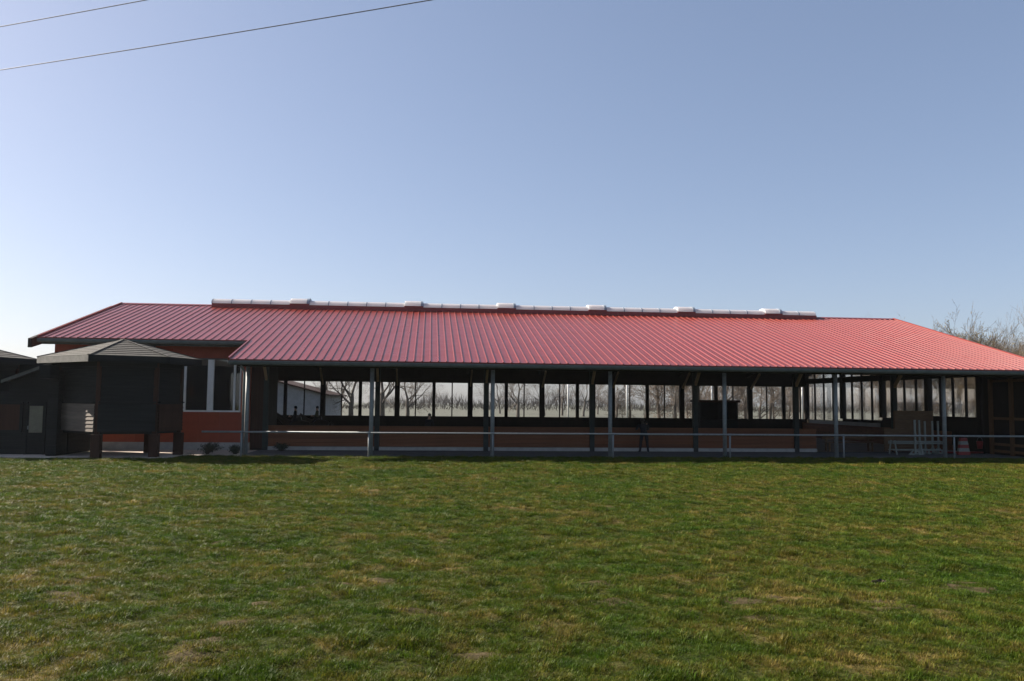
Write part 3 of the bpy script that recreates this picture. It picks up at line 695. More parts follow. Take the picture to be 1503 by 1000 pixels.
def pony(label, loc, rz, scale):
    rt = thing('pony', label, 'pony', loc, rz, 'ridden ponies')
    J = {}; E = []
    def j(n, p, r): J[n] = (tuple(v*scale for v in p), r*scale if not isinstance(r, tuple) else tuple(x*scale for x in r), 0)
    # facing +x, withers 1.3
    j('barrel', (0, 0, 1.02), (.27, .30)); j('girth', (.32, 0, 1.02), (.25, .31)); j('shoulder', (.58, 0, 1.06), (.20, .27)); j('flank', (-.34, 0, 1.05), (.25, .28)); j('croup', (-.62, 0, 1.1), (.23, .26)); j('tailhead', (-.86, 0, 1.14), .10)
    j('neck1', (.80, 0, 1.25), (.12, .20)); j('neck2', (1.02, 0, 1.46), (.09, .15)); j('poll', (1.16, 0, 1.58), (.08, .10)); j('cheek', (1.28, 0, 1.48), (.075, .11)); j('muzzle', (1.46, 0, 1.28), (.055, .065)); j('lip', (1.52, 0, 1.22), (.045, .05))
    E += [('barrel', 'girth'), ('girth', 'shoulder'), ('barrel', 'flank'), ('flank', 'croup'), ('croup', 'tailhead'), ('shoulder', 'neck1'), ('neck1', 'neck2'), ('neck2', 'poll'), ('poll', 'cheek'), ('cheek', 'muzzle'), ('muzzle', 'lip')]
    for S in (-1, 1):
        t = 'l' if S < 0 else 'r'
        j('ear'+t, (1.14, S*.06, 1.71), .02); E.append(('poll', 'ear'+t))
        ph = .12*S
        j('f1'+t, (.56, S*.15, .80), .10); j('f2'+t, (.58+ph*.5, S*.15, .46), .058); j('f3'+t, (.57+ph, S*.15, .14), .036); j('f4'+t, (.62+ph, S*.15, .045), .05)
        E += [('shoulder', 'f1'+t), ('f1'+t, 'f2'+t), ('f2'+t, 'f3'+t), ('f3'+t, 'f4'+t)]
        j('h1'+t, (-.58, S*.16, .84), .13); j('h2'+t, (-.52-ph*.3, S*.16, .66), .085); j('h3'+t, (-.74-ph*.6, S*.16, .43), .052); j('h4'+t, (-.70-ph, S*.16, .14), .037); j('h5'+t, (-.64-ph, S*.16, .045), .05)
        E += [('croup', 'h1'+t), ('h1'+t, 'h2'+t), ('h2'+t, 'h3'+t), ('h3'+t, 'h4'+t), ('h4'+t, 'h5'+t)]
    link('body', skin_mesh('body', J, E, ['horse_coat'], 1), None, rt)
    s = MB(); s.tube([tuple(v*scale for v in p) for p in ((-.9, 0, 1.16), (-1.02, 0, 1.02), (-1.05, 0, .75), (-1.02, 0, .45))], [.05*scale, .08*scale, .075*scale, .02*scale], 8); s.build('tail', MAT['hair'], rt, smooth=True)
    s = MB()
    for q in range(14):
        t = q/13; p = Vector((.72+.46*t, 0, 1.42+.30*t)); s.tube([p*scale, (p+Vector((-.03, .07, -.06)))*scale, (p+Vector((-.05, .11, -.24)))*scale], [.03*scale, .035*scale, .008*scale], 5)
    s.build('mane', MAT['hair'], rt, smooth=True)
    s = MB(); s.tube([tuple(v*scale for v in p) for p in ((-.28, 0, 1.36), (-.1, 0, 1.335), (.12, 0, 1.34), (.25, 0, 1.39))], [.15*scale, .17*scale, .16*scale, .12*scale], 10); s.build('saddle', MAT['black_plastic'], rt, smooth=True)
    return rt
pony('dark pony facing left with a rider in dark clothes, nearer the arena corner', (-7.15, 46.4, .016), R(176), .90)
pony('dark pony following behind the first one with a rider in olive top', (-6.45, 49.6, .016), R(172), .86)
person('person', 'rider in dark clothes on the front pony', (-7.2, 46.4, .42), R(86), 1.50, ride, ['cloth_dark', 'cloth_dark', 'skin', 'black_plastic'], None)
person('person', 'rider in olive top on the pony behind', (-6.45, 49.6, .40), R(82), 1.50, ride, ['cloth_olive', 'cloth_dark', 'skin', 'black_plastic'], None)

# ------------------------------------------------------------------ things in and around the hall
bt = thing('judge_booth', 'black judge booth with flat roof standing before the rear windows', 'booth', (19.5, 55.4, .016))
MB().box((-1.30, -.9, .2), (1.30, .9, 1.18)).build('wall', MAT['black_timber'], bt)
for x in (-1.24, -.0, 1.24): MB().box((x-.06, -.9, 1.18), (x+.06, -.78, 2.35)).build('post', MAT['black_timber'], bt)
MB().box((-1.30, .80, 1.18), (1.30, .9, 2.35)).build('wall', MAT['black_timber'], bt)
for x in (-1.27, 1.23): MB().box((x, -.78, 1.18), (x+.04, .8, 2.35)).build('wall', MAT['black_timber'], bt)
MB().box((-1.42, -1.05, 2.35), (1.42, 1.0, 2.5)).build('roof', MAT['brown_timber'], bt, bevel=.01)
for x in (-1.1, 1.1): MB().box((x-.08, -.7, 0), (x+.08, .7, .2)).build('foot', MAT['black_timber'], bt)

def jump_stand(label, x, y, h, wide):
    t = thing('jump_stand', label, 'jump stand', (x, y, .012), rng.uniform(-.2, .2), 'show jump stands under the roof')
    MB().box((-.035, -.035, .05), (.035, .035, h)).build('upright', MAT['jump_white'], t)
    MB().beam((-wide, 0, .04), (wide, 0, .04), .07, .06).build('foot', MAT['jump_white'], t)
    MB().beam((0, -.3, .035), (0, .3, .035), .06, .05).build('foot', MAT['jump_white'], t)
    for S in (-1, 1): MB().beam((S*wide*.85, 0, .06), (S*.03, 0, .28), .04, .05).build('brace', MAT['jump_white'], t)
    MB().box((-.05, -.07, h*.55), (.05, -.035, h*.55+.08)).build('cup', MAT['galvanised'], t)
words = ['tallest white', 'second', 'third', 'fourth', 'fifth']
for i, (px, yy, h) in enumerate(((22.42, 36.6, 1.62), (22.95, 37.1, 1.6), (23.35, 37.3, 1.55), (23.85, 37.5, 1.56), (24.2, 37.6, 1.56))):
    jump_stand('%s wooden jump stand counted from the left, before the brown panel' % words[i], px, yy, h, .32 if i == 0 else .25)
pn = thing('wooden_barrier', 'brown wooden panel standing upright behind the white jump stands', 'barrier', (23.3, 38.15, .012))
for k in range(9):
    wv = 1.95 if k < 8 else 2.1
    x0 = -.95 if k > 4 else -1.5
    MB().box((x0, -.03+.004*(k % 2), .1+.215*k), (1.0, .03, .1+.215*k+.208)).build('plank', MAT['wood_panel'], pn)
for x in (-.9, .0, .9): MB().box((x-.05, .035, 0), (x+.05, .1, 2.03)).build('batten', MAT['orange_timber'], pn)
cv = thing('cavaletti_rack', 'pale low frame rack of bars on the apron left of the jump stands', 'rack', (22.55, 37.05, .012))
for z in (.22, .52, .60):
    for y in (-.22, .22): MB().tube([(-1.05, y, z), (1.55, y, z)], .026, 8).build('bar', MAT['jump_white'], cv, smooth=True)
for x in (-.95, .3, 1.45):
    for S in (-1, 1): MB().beam((x, S*.32, 0), (x, S*.16, .66), .05, .05).build('leg', MAT['jump_white'], cv)
fl = thing('jump_filler', 'red and white striped jump filler block beside the right column', 'jump block', (25.0, 36.9, .012))
for k in range(5): MB().prism([(-.30+.03*k, -.06, .16*k), (.30-.03*k, -.06, .16*k), (.30-.03*(k+1), -.05, .16*(k+1)-.005), (-.30+.03*(k+1), -.05, .16*(k+1)-.005)], (0, .14, 0)).build('stripe', MAT['jump_red' if k % 2 == 0 else 'jump_white'], fl)
bx = thing('fire_bucket', 'small red bucket hanging low by the right timber frame', 'bucket', (26.55, 37.95, .25))
MB().tube([(0, 0, .0), (0, 0, .36)], [.11, .15], 14).build('bucket_body', MAT['jump_red'], bx, smooth=True)
MB().tube([(-.15, 0, .35), (-.1, 0, .5), (0, 0, .55), (.1, 0, .5), (.15, 0, .35)], .008, 6).build('handle', MAT['galvanised'], bx)
MB().box((-.16, -.16, -.238), (.16, .16, -.002)).build('stand', MAT['dark_timber'], bx)
bn = thing('bench', 'low brown wooden bench in the shade right of the kick wall', 'bench', (20.7, 39.4, .012))
for k in range(3): MB().box((-1.3, -.2+.14*k, .42), (1.3, -.2+.14*k+.12, .46)).build('seat', MAT['orange_timber'], bn)
for k in range(2): MB().box((-1.3, .24, .58+.16*k), (1.3, .27, .70+.16*k)).build('backrest', MAT['orange_timber'], bn)
for x in (-1.1, 1.1):
    MB().box((x-.04, -.2, 0), (x+.04, -.13, .42)).build('leg', MAT['orange_timber'], bn); MB().box((x-.04, .17, 0), (x+.04, .24, .86)).build('leg', MAT['orange_timber'], bn)
bar = thing('spare_pole_stack', 'stack of jump poles lying on the apron against the right end', 'jump poles', (25.4, 38.2, .012))
for k in range(4): MB().tube([(-1.5, -.02-.12*k, .06), (1.2, -.02-.12*k, .06)], .05, 10).build('pole', MAT['jump_red' if k % 2 else 'jump_white'], bar, smooth=True)

# ------------------------------------------------------------------ shrubs
def shrub(label, x, y, w, h, seed):
    rg = random.Random(seed); t = thing('shrub', label, 'shrub', (x, y, 0), 0, 'shrubs by the wing')
    st = MB(); lf = MB()
    for k in range(26):
        a = rg.uniform(0, 6.28); sp_ = rg.uniform(.2, 1)*w; hh = h*rg.uniform(.55, 1)*(1-.35*sp_/w)
        p0 = Vector((rg.uniform(-.06, .06), rg.uniform(-.06, .06), -.02)); p2 = Vector((math.cos(a)*sp_, math.sin(a)*sp_*.8, hh)); p1 = (p0+p2)/2+Vector((0, 0, .08))
        st.tube([p0, p1, p2], [.012, .008, .003], 5)
        for q in range(60):
            u = rg.uniform(.25, 1.05); p = p0.lerp(p1, u*2) if u < .5 else p1.lerp(p2, u*2-1)
            p = p+Vector((rg.gauss(0, .05), rg.gauss(0, .05), rg.gauss(0, .045)))
            if p.z < .02: p.z = .03
            d = Vector((rg.gauss(0, 1), rg.gauss(0, 1), rg.gauss(0, .6)+.3)).normalized(); e_ = d.cross(Vector((rg.gauss(0, 1), rg.gauss(0, 1), rg.gauss(0, 1)))).normalized()
            l = rg.uniform(.03, .06); wd = l*.35
            lf.add([p, p+d*l*.5+e_*wd, p+d*l, p+d*l*.5-e_*wd], [(0, 1, 2, 3)])
    st.build('stems', MAT['bark'], t); lf.build('foliage', MAT['shrub_leaf'], t)
shrub('wide dark shrub at the foot of the red wing wall', -9.1, 35.75, .72, .56, 3)
shrub('small dark shrub beside the first rail post', -7.95, 35.7, .26, .40, 5)
shrub('dark low shrub in front of the left end of the kick wall', -6.45, 37.9, .36, .42, 9)

# ------------------------------------------------------------------ bare trees
def tree_meshes(seed, H, trunk_r, spread=1.0, levels=6, nchs=(4, 4, 4, 4, 3, 3, 3), buds=False, upright=0.5, fork=.28, thin=1.0):
    rg = random.Random(seed); tk = MB(); tw = MB(); bd = MB()
    def grow(p, d, L, r, lv):
        nseg = 4 if lv < 2 else (3 if lv < 4 else 2)
        pts = [p]; rad = [r]; dd = d.copy()
        for i in range(nseg):
            w = .08 if lv == 0 else .15
            dd = (dd+Vector((rg.gauss(0, w), rg.gauss(0, w), rg.gauss(0, w*.6)+upright*.08*(lv > 0)))).normalized()
            pts.append(pts[-1]+dd*L/nseg); rad.append(r*(1-(.45 if lv else .35)*(i+1)/nseg))
        if lv <= 2: tk.tube(pts, rad, 8 if lv == 0 else 5, cap=False)
        else: tw.tube(pts, [max(x, .0055*thin) for x in rad], 3, cap=False)
        if lv >= levels:
            if buds:
                for q in range(3):
                    b0 = pts[-1].lerp(pts[-2], rg.random()); bd.add([b0+Vector((rg.gauss(0, .035), rg.gauss(0, .035), rg.gauss(0, .035))) for _ in range(3)], [(0, 1, 2)])
            return
        nch = nchs[lv]
        for c in range(nch):
            t = 1.0 if c == 0 else (rg.uniform(.35, 1) if lv else rg.uniform(fork, 1))
            i = min(nseg-1, int(t*nseg)); f_ = t*nseg-i; q = pts[i].lerp(pts[i+1], min(1, f_)); rq = rad[i]+(rad[i+1]-rad[i])*min(1, f_)
            ax = Vector((rg.gauss(0, 1), rg.gauss(0, 1), rg.gauss(0, 1))); ax = (ax-dd*ax.dot(dd)).normalized()
            ang = rg.uniform(.15, .4) if c == 0 else rg.uniform(.5, 1.05)*spread
            nd = (dd*math.cos(ang)+ax*math.sin(ang)).normalized()
            grow(q, nd, L*(rg.uniform(.68, .85) if c == 0 else rg.uniform(.5, .8)), rq*(.78 if c == 0 else rg.uniform(.42, .62)), lv+1)
    grow(Vector((0, 0, -.1)), Vector((rg.gauss(0, .04), rg.gauss(0, .04), 1)).normalized(), H*.30, trunk_r, 0)
    zs = max(max((v[2] for v in tw.v), default=1), 1); k = H/zs
    for b_ in (tk, tw, bd): b_.v = [(x*k, y*k, z*k if z > 0 else z) for x, y, z in b_.v]
    return tk, tw, bd
PROTO = {}
def make_proto(kind, **kw):
    tk, tw, bd = tree_meshes(**kw)
    bark = MAT['bark_green'] if kind in ('grove',) else MAT['bark']
    PROTO[kind] = (tk.mesh('trunk', bark, True), tw.mesh('crown', MAT['twig']), bd.mesh('buds', MAT['bud']) if bd.v else None)
make_proto('oak', seed=11, H=11, trunk_r=.32, spread=1.05, levels=6, upright=.25, fork=.55)
make_proto('ash', seed=4, H=13, trunk_r=.24, spread=.75, levels=6, upright=.7, fork=.35)
make_proto('grove', seed=21, H=12, trunk_r=.2, spread=.7, levels=6, nchs=(6, 5, 4, 4, 4, 3), upright=.8, fork=.25, buds=True, thin=1.5)
make_proto('birch', seed=33, H=12, trunk_r=.13, spread=.7, levels=5, upright=.9, fork=.2)
make_proto('thicket', seed=52, H=5, trunk_r=.07, spread=1.0, levels=5, upright=.6, fork=.05, thin=1.2)
NAMES = dict(oak='bare_oak_tree', ash='bare_ash_tree', grove='budding_tree', birch='bare_birch_tree', thicket='bare_bush')
def tree(kind, x, y, sc, rz, label, group):
    t = thing(NAMES[kind], label, 'bush' if kind == 'thicket' else 'tree', (x, y, 0), rz, group); t.scale = (sc, sc, sc)
    a, b_, c = PROTO[kind]
    link('trunk', a, None, t); link('crown', b_, None, t)
    if c: link('buds', c, None, t)
    return t
G1 = 'bare trees seen through the rear windows'
def at_px(px, Y): 
    a = math.atan((px-751.5)/1219)+YAW; return math.tan(a)*Y
for kind, px, Y, sc, rz, lb in (
    ('birch', 488, 92, .9, .3, 'thin pale trunk seen through the pane right of the ponies'),
    ('birch', 499, 96, .95, 1.9, 'second thin trunk just right of the first thin one through the rear glass'),
    ('oak', 517, 84, .95, 2.2, 'dark forked bare tree behind the third rear pane from the left'),
    ('oak', 563, 80, 1.0, 4.0, 'crooked bare tree behind the rear glass near the second inner post'),
    ('oak', 600, 88, .8, 5.0, 'bare branches reaching past the third bay of rear windows'),
    ('ash', 735, 150, .75, 1.0, 'hazy bare tree left of the round-crowned one through the rear glass'),
    ('oak', 761, 108, .82, .8, 'round-crowned bare tree with dark trunk centred in one rear window'),
    ('ash', 800, 130, .7, 2.0, 'bare tree right of the round-crowned one, hazy'),
    ('ash', 826, 135, .8, 3.0, 'hazy bare tree behind the first white flag pole'),
    ('ash', 857, 128, .75, 4.4, 'hazy bare tree in the pane left of the fourth column'),
    ('ash', 878, 150, .62, 5.4, 'faint low tree right of the fourth column'),
    ('ash', 968, 92, .9, .2, 'tall twiggy tree behind the rear panes above the leaning person'),
    ('grove', 992, 88, .85, 1.2, 'yellowish twiggy tree left of the judge booth'),
    ('grove', 1030, 90, .9, 2.5, 'twiggy tree behind the judge booth'),
    ('ash', 1062, 86, .85, 3.4, 'twiggy brown tree just right of the judge booth'),
    ('grove', 1095, 88, .9, 4.1, 'brown twiggy tree in the pane right of the fifth column'),
    ('ash', 1130, 90, .85, 5.3, 'brown twiggy tree near the far right corner of the hall'),
    ('grove', 1165, 88, .9, .9, 'brown twiggy tree at the far corner post')):
    tree(kind, at_px(px, Y), Y, sc, rz, lb, G1)
G2 = 'budding trees rising behind the right end of the roof'
k = 0
for x, y, kind, sc, rz, lb in (
    (45.0, 78, 'grove', .86, 0.4, 'lowest budding tree rising behind the right roof slope, leftmost of the group'),
    (48.5, 74, 'grove', .93, 1.7, 'second budding tree from the left behind the right roof slope'),
    (51.5, 72, 'ash', .88, 2.9, 'bare dark tree between the budding trees behind the right roof slope'),
    (53.8, 76, 'grove', 1.06, 3.3, 'tall budding tree near the right edge behind the roof'),
    (56.5, 73, 'ash', .98, 4.6, 'tall bare tree at the right edge of the picture'),
    (59.0, 75, 'grove', 1.06, 5.5, 'outermost budding tree cut by the right picture edge'),
    (46.8, 82, 'ash', .95, 5.1, 'thin bare tree just behind the second budding tree'),
    (50.2, 80, 'grove', 1.0, 2.4, 'budding tree half hidden behind the dark bare tree'),
    (55.2, 81, 'grove', 1.12, 0.9, 'tallest budding tree standing farther back near the right edge'),
    (40.5, 70, 'ash', .62, .8, 'low bare tree seen through the far gable panes'),
    (44.5, 64, 'grove', .55, 1.2, 'low budding tree straight beyond the middle gable panes'),
    (47.5, 62, 'grove', .6, 4.2, 'low budding tree beyond the near gable panes'),
    (39.0, 66, 'thicket', 1.3, 2.2, 'bush beyond the far gable panes'),
    (42.5, 69, 'thicket', 1.4, 5.2, 'second bush beyond the far gable panes'),
    (46.0, 68, 'thicket', 1.4, .2, 'wide bush beyond the middle gable panes'),
    (50.0, 66, 'thicket', 1.5, 1.1, 'bush right of the middle gable panes'),
    (41.0, 55, 'thicket', 1.1, 3.7, 'bush beyond the near gable panes, close to the hall'),
    (43.0, 58, 'ash', .62, 2.1, 'bare tree seen through the near gable panes'),
    (52.0, 84, 'thicket', 1.0, 3.1, 'low bush beyond the trees, seen through the gable panes')):
    tree(kind, x, y, sc, rz, lb, G2 if y > 71 else 'trees beyond the gable')
rg = random.Random(77)
ORD = 'first second third fourth fifth sixth seventh eighth ninth tenth eleventh twelfth thirteenth fourteenth'.split()
for i in range(14):
    px = 905+i*21; Y = rg.uniform(76, 84)
    tree('thicket', at_px(px, Y), Y, rg.uniform(1.0, 1.5), rg.uniform(0, 6.2), 'brown hedge bush behind the right rear windows, %s from the left' % ORD[i], 'hedge bushes behind the rear windows')
# far-off wood along the horizon, one mass
s = MB(); rg = random.Random(5)
for i in range(11000):
    x = rg.uniform(-140, 200); y = rg.uniform(190, 225); hmax = 4.2+1.6*math.sin(x*.06)+1.3*math.sin(x*.16+2)+.9*math.sin(x*.41); h = max(1.2, rg.uniform(.5, 1.0)*hmax)
    d = Vector((rg.gauss(0, .35), rg.gauss(0, .3), 1)); p = Vector((x, y, h*rg.uniform(0, .5))); q = p+d*h*.5
    w = rg.uniform(.03, .085)
    s.add([(p.x-w, p.y, p.z), (p.x+w, p.y, p.z), (q.x, q.y, q.z), (p.x, p.y+w, p.z)], [(0, 1, 2), (1, 3, 2), (3, 0, 2)])
tag(s.build('far_wood', MAT['twig']), 'hazy far wood along the horizon behind the hall', 'wood', kind='stuff')

# neighbouring grey shed behind the left windows
nbn = thing('farm_shed', 'grey sheet-clad shed with sloping roof seen through the left rear windows', 'shed', (-18, 76, 0))
# front gable facing the hall: from x -12 .. +8.7 local
eave = [(-9.0, 0, 0), (8.6, 0, 0), (8.6, 0, 2.75), (4.3, 0, 3.85), (-.2, 0, 5.0), (-9.0, 0, 2.75)]
MB().prism(eave, (0, 16, 0)).build('wall', MAT['shed_sheet'], nbn)
pmh = {}
for i in range(16):
    x0 = -9.0+i*1.1; x1 = x0+1.07
    def top(x): return 5.0-(x+.2)*.256 if x > -.2 else 5.0-(-.2-x)*.256
    MB().prism([(x0, -.03, .1), (x1, -.03, .1), (x1, -.03, top(x1)-.05), (x0, -.03, top(x0)-.05)], (0, .025, 0)).build('cladding_panel', MAT['shed_sheet'], nbn)
MB().prism([(-.2, -.4, 5.0), (9.1, -.4, 2.62), (9.1, -.4, 2.76), (-.2, -.4, 5.14), (-9.5, -.4, 2.76), (-9.5, -.4, 2.62)], (0, 17, 0)).build('roof', MAT['brown_timber'], nbn)
MB().tube([(8.75, -.1, 2.6), (8.75, -.1, 0)], .06, 8).build('downpipe', MAT['white_paint'], nbn)

# white poles outside behind the hall
for i, (px, hgt, Y, lb) in enumerate(((834.6, 6.0, 74, 'white pole outside, left of the fourth column'), (920.5, 6.0, 74, 'white pole outside, just right of the fourth column'),
                                (1045, 6, 74, 'white pole outside above the judge booth'), (1177.5, 6.0, 74, 'white pole outside at the far right corner window'))):
    t = thing('white_pole', lb, 'pole', (at_px(px, Y), Y, 0), 0, 'white poles behind the hall')
    MB().tube([(0, 0, 0), (0, 0, hgt)], [.075, .06], 10).build('shaft', MAT['white_paint'], t, smooth=True)
    MB().tube([(0, 0, 0), (0, 0, .12)], .12, 10).build('foot', MAT['concrete'], t)

# ------------------------------------------------------------------ overhead wires on poles beyond the frame
def wire(name, label, p, q, sag, r):
    pts = []
    for i in range(41):
        t = i/40; v = Vector(p).lerp(Vector(q), t); v.z -= sag*4*t*(1-t); pts.append(v)
    tag(MB().tube(pts, r, 6).build(name, MAT['wire']), label, 'wire', 'overhead wires')
PA, PB = Vector((-42, 36.9, 0)), Vector((32, .6, 0))
def at_t(zA, zB): return (PA+Vector((0, 0, zA)), PB+Vector((0, 0, zB)))
wire('overhead_wire', 'lower overhead wire crossing the upper left sky', *at_t(12.0, 11.0), 1.05, .0105)
wire('overhead_wire', 'upper overhead wire crossing the top left corner of the sky', *at_t(13.1, 12.2), 1.05, .0105)
for P_, lb, hh in ((PA, 'wooden utility pole carrying two wires left of the booths', 13.6), (PB, 'wooden utility pole carrying two wires right of the viewer', 12.7)):
    t = thing('utility_pole', lb, 'utility pole', P_, 0, 'utility poles')
    MB().tube([(0, .14, -.3), (0, .14, hh)], [.16, .11], 12).build('shaft', MAT['brown_timber'], t, smooth=True)
    for z in ((12.0, 13.1) if hh > 13 else (11.0, 12.2)): MB().tube([(0, .14, z-.02), (0, 0, z-.02)], [.04, .03], 8).build('insulator', MAT['white_paint'], t)

# ------------------------------------------------------------------ grass
tufts = bpy.data.collections.new('grass_tufts')          # source shapes only, not linked to the scene
rg = random.Random(3)
for v_ in range(7):
    s = MB(); nbld = 40
    for k in range(nbld):
        a = rg.uniform(0, 6.283); r_ = rg.uniform(0, 1)**.7*.075
        p = Vector((math.cos(a)*r_, math.sin(a)*r_, -.004)); L_ = rg.uniform(.018, .046)*(1.45 if v_ == 6 else 1)
        lean = rg.uniform(.25, 1.15); da = a+rg.gauss(0, .9); d = Vector((math.cos(da), math.sin(da), 0)); wv = Vector((-d.y, d.x, 0))*rg.uniform(.0015, .0030)
        p1 = p+d*L_*.35*math.sin(lean)*.6+Vector((0, 0, L_*.5)); p2 = p+d*L_*math.sin(lean)+Vector((0, 0, L_*(.55+.45*math.cos(lean))))
        s.add([p-wv, p+wv, p1+wv*.9, p1-wv*.9, p2], [(0, 1, 2, 3), (3, 2, 4)])
    o = bpy.data.objects.new('grass_tuft', s.mesh('grass_tuft', MAT['grass_blade'])); tufts.objects.link(o)
# worn bare spots in the turf (straw and soil), also thinning the grass there
pm('worn_soil', (.088, .068, .036), (.040, .033, .017), scale=14, rough=1, bump=.8, bscale=60, world_pos=True, spec=.05)
WORN = [(-1.64, 10.71), (-1.82, 9.76), (-1.97, 8.92), (-2.08, 8.33), (-2.12, 7.91), (-2.16, 7.54), (-1.16, 10.96), (-2.73, 9.82), (-4.24, 10.39), (-4.47, 11.34), (-0.57, 11.13), (-3.4, 13.81), (-3.87, 15.21), (2.2, 10.58), (2.21, 9.68), (6.46, 10.84), (6.92, 10.64), (6.93, 10.24), (5.24, 9.51), (5.35, 9.27), (3.7, 9.6), (4.09, 9.74), (3.63, 8.84), (4.59, 15.74), (6.56, 16.61), (10.14, 15.55), (0.48, 7.84), (-0.03, 9.35)]
rgw = random.Random(44); WORN = [(x, y, rgw.uniform(.16, .36)*(1+.01*y), rgw.uniform(.08, .17)*(1+.02*y), rgw.uniform(-.5, .9)) for x, y in WORN]
def worn_at(x, y):
    w = 0
    for cx, cy, a, b_, t in WORN:
        dx, dy = x-cx, y-cy
        if abs(dx) > 1.2 or abs(dy) > 1.2: continue
        u, v = dx*math.cos(t)+dy*math.sin(t), -dx*math.sin(t)+dy*math.cos(t)
        w = max(w, 1.15-math.hypot(u/a, v/b_))
    return max(0, min(1, w*1.6))
s = MB()
for cx, cy, a, b_, t in WORN:
    U = 22; ring = [1+rgw.uniform(-.55, .35) for _ in range(U)]; ring = [(ring[i]+ring[i-1])/2 for i in range(U)]
    vs = [(cx, cy, ground_z(cx, cy)+.008)]
    for f_ in (.5, 1.0):
        for q in range(U):
            ph = 6.283*q/U; u, v = math.cos(ph)*a*ring[q]*f_, math.sin(ph)*b_*ring[q]*f_
            x, y = cx+u*math.cos(t)-v*math.sin(t), cy+u*math.sin(t)+v*math.cos(t); vs.append((x, y, ground_z(x, y)+(.008 if f_ < 1 else .002)))
    fs = [(0, 1+q, 1+(q+1) % U) for q in range(U)]+[(1+q, 1+U+q, 1+U+(q+1) % U, 1+(q+1) % U) for q in range(U)]
    s.add(vs, fs)
tag(s.build('bare_soil_ground', MAT['worn_soil'], smooth=True), kind='structure')

# emitter cells, finer near the viewer
s = MB(); dens = []; scl = []
fy = [y for y in gy if 3.5 <= y <= 34.5]
for a, b_ in zip(fy[:-1], fy[1:]):
    x0 = -.62*b_-2.5; x1 = .80*b_+3.5; n = int((x1-x0)/(.16 if b_ < 14 else .4))
    for i in range(n):
        xa, xb = x0+(x1-x0)*i/n, x0+(x1-x0)*(i+1)/n
        if b_ > 33.0 and xa < -9.7: continue
        s.add([(x, y, ground_z(x, y)) for x, y in ((xa, a), (xb, a), (xb, b_), (xa, b_))], [(0, 1, 2, 3)])
        ym = (a+b_)/2; dens.append(max(105, min(430, 430*(7.5/ym)**1.05))*(1-.58*worn_at((xa+xb)/2, ym))); scl.append(min(1.5, max(.85, .85*(ym/8)**.42)))
grass = s.build('grass', MAT['grass_blade'])
tag(grass, 'short green and straw coloured meadow grass filling the foreground', 'grass', kind='stuff')
me = grass.data
at = me.attributes.new('dens', 'FLOAT', 'FACE'); at.data.foreach_set('value', dens)
at = me.attributes.new('scl', 'FLOAT', 'FACE'); at.data.foreach_set('value', scl)
ng = bpy.data.node_groups.new('grass_scatter', 'GeometryNodeTree')
ng.interface.new_socket('Geometry', in_out='INPUT', socket_type='NodeSocketGeometry'); ng.interface.new_socket('Geometry', in_out='OUTPUT', socket_type='NodeSocketGeometry')
N = ng.nodes.new; L = ng.links.new
gi, go = N('NodeGroupInput'), N('NodeGroupOutput')
def attr(n):
    a = N('GeometryNodeInputNamedAttribute'); a.data_type = 'FLOAT'; a.inputs['Name'].default_value = n; return a.outputs['Attribute']
dp_ = N('GeometryNodeDistributePointsOnFaces'); L(gi.outputs[0], dp_.inputs['Mesh']); L(attr('dens'), dp_.inputs['Density'])
pos = N('GeometryNodeInputPosition')
big = N('ShaderNodeTexNoise'); big.inputs['Scale'].default_value = .32; big.inputs['Detail'].default_value = 4; big.inputs['Roughness'].default_value = .6
mid = N('ShaderNodeTexNoise'); mid.inputs['Scale'].default_value = 1.7; mid.inputs['Detail'].default_value = 5; mid.inputs['Roughness'].default_value = .62
L(pos.outputs[0], big.inputs['Vector']); L(pos.outputs[0], mid.inputs['Vector'])
m1 = N('ShaderNodeMath'); m1.operation = 'MULTIPLY'; m1.inputs[1].default_value = .55; L(mid.outputs[0], m1.inputs[0])
m2 = N('ShaderNodeMath'); m2.operation = 'MULTIPLY_ADD'; m2.inputs[1].default_value = .45; L(big.outputs[0], m2.inputs[0]); L(m1.outputs[0], m2.inputs[2])
rv = N('FunctionNodeRandomValue'); rv.data_type = 'FLOAT'; rv.inputs[2].default_value = .50; rv.inputs[3].default_value = .68
gt = N('FunctionNodeCompare'); gt.data_type = 'FLOAT'; gt.operation = 'GREATER_THAN'; L(m2.outputs[0], gt.inputs[0]); L(rv.outputs[1], gt.inputs[1])
dg_ = N('GeometryNodeDeleteGeometry'); dg_.domain = 'POINT'; L(dp_.outputs['Points'], dg_.inputs[0]); L(gt.outputs[0], dg_.inputs['Selection'])
ci = N('GeometryNodeCollectionInfo'); ci.inputs['Collection'].default_value = tufts; ci.inputs['Separate Children'].default_value = True; ci.inputs['Reset Children'].default_value = True
ip = N('GeometryNodeInstanceOnPoints'); ip.inputs['Pick Instance'].default_value = True
L(dg_.outputs[0], ip.inputs['Points']); L(ci.outputs[0], ip.inputs['Instance'])
rr_ = N('FunctionNodeRandomValue'); rr_.data_type = 'FLOAT_VECTOR'; rr_.inputs[0].default_value = (-.12, -.12, 0); rr_.inputs[1].default_value = (.12, .12, 6.283); L(rr_.outputs[0], ip.inputs['Rotation'])
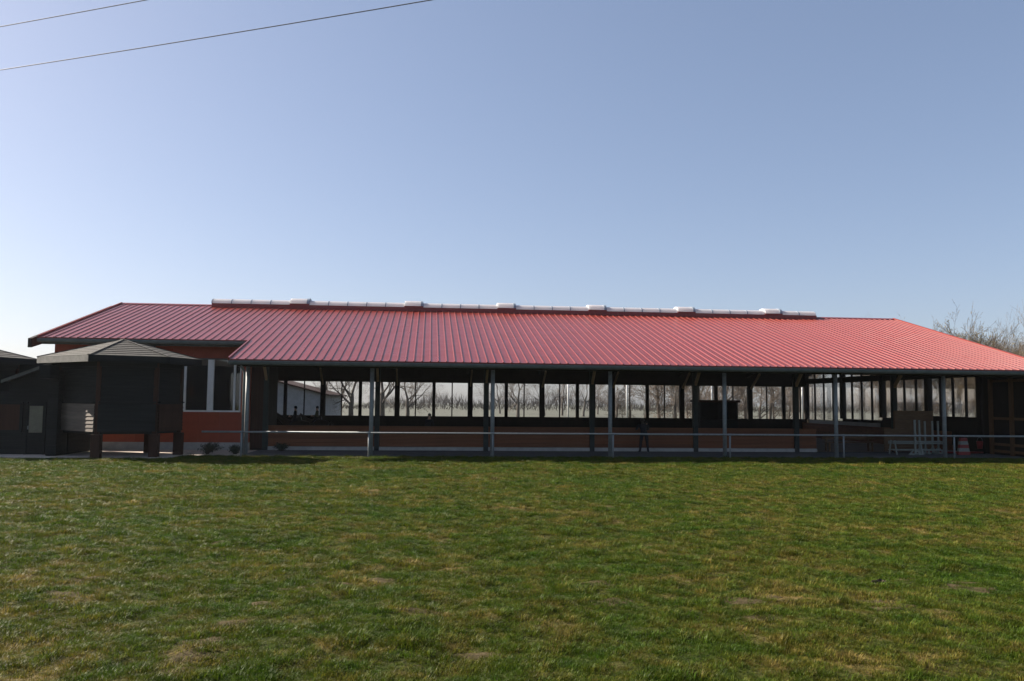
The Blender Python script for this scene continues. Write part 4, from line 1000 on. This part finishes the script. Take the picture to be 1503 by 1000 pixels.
# tuft size: random, and taller in patches
t2 = N('ShaderNodeTexNoise'); t2.inputs['Scale'].default_value = 2.6; t2.inputs['Detail'].default_value = 3; L(pos.outputs[0], t2.inputs['Vector'])
tm = N('ShaderNodeMapRange'); tm.inputs[1].default_value = .35; tm.inputs[2].default_value = .72; tm.inputs[3].default_value = .6; tm.inputs[4].default_value = 1.75; L(t2.outputs[0], tm.inputs[0])
rs = N('FunctionNodeRandomValue'); rs.data_type = 'FLOAT'; rs.inputs[2].default_value = .6; rs.inputs[3].default_value = 1.25
x1 = N('ShaderNodeMath'); x1.operation = 'MULTIPLY'; L(tm.outputs[0], x1.inputs[0]); L(rs.outputs[1], x1.inputs[1])
x2 = N('ShaderNodeMath'); x2.operation = 'MULTIPLY'; L(x1.outputs[0], x2.inputs[0]); L(attr('scl'), x2.inputs[1])
L(x2.outputs[0], ip.inputs['Scale']); L(ip.outputs[0], go.inputs[0])
mdg = grass.modifiers.new('scatter', 'NODES'); mdg.node_group = ng

# a few clods of soil along the edge of the grass and in the field
rg = random.Random(15)
def clod(label, x, y, w, h):
    s = MB(); U, V = 14, 5; vs = []
    for a in range(V+1):
        for q in range(U):
            ph = 6.283*q/U; th = a/V*math.pi/2; k = 1+rg.uniform(-.4, .4)
            vs.append((math.cos(ph)*math.cos(th)*w*k, math.sin(ph)*math.cos(th)*w*.45*k, math.sin(th)*h*k-.012))
    s.add(vs, [(a*U+q, a*U+(q+1) % U, (a+1)*U+(q+1) % U, (a+1)*U+q) for a in range(V) for q in range(U)]+[tuple(V*U+q for q in range(U))])
    tag(s.build('soil_clod', MAT['soil'], None, (x, y, ground_z(x, y)), smooth=False), label, 'soil clod', 'soil clods')
clod('dark soil clod alone in the grass at lower right', 5.95, 10.6, .10, .05)
clod('flat brown clod at the grass edge below the fifth bay', 13.0, 33.75, .34, .06)
clod('brown clod at the grass edge right of the sixth rail post', 18.9, 33.8, .30, .05)
clod('small clod at the grass edge below the leaning person', 8.6, 33.85, .22, .05)
clod('small clod at the grass edge right of the third rail post', 4.4, 33.9, .2, .05)

# ------------------------------------------------------------------ haze
hz = bpy.data.materials.new('haze'); hz.use_nodes = True; nt = hz.node_tree; nt.nodes.clear()
pv = nt.nodes.new('ShaderNodeVolumePrincipled'); pv.inputs['Color'].default_value = (.86, .90, .96, 1); pv.inputs['Density'].default_value = .00012; pv.inputs['Anisotropy'].default_value = .35
ho = nt.nodes.new('ShaderNodeOutputMaterial'); nt.links.new(pv.outputs[0], ho.inputs['Volume'])
HAZE = True
if HAZE:
    tag(MB().box((-502, -202, -1), (502, 602, 15)).build('haze', hz), kind='stuff')
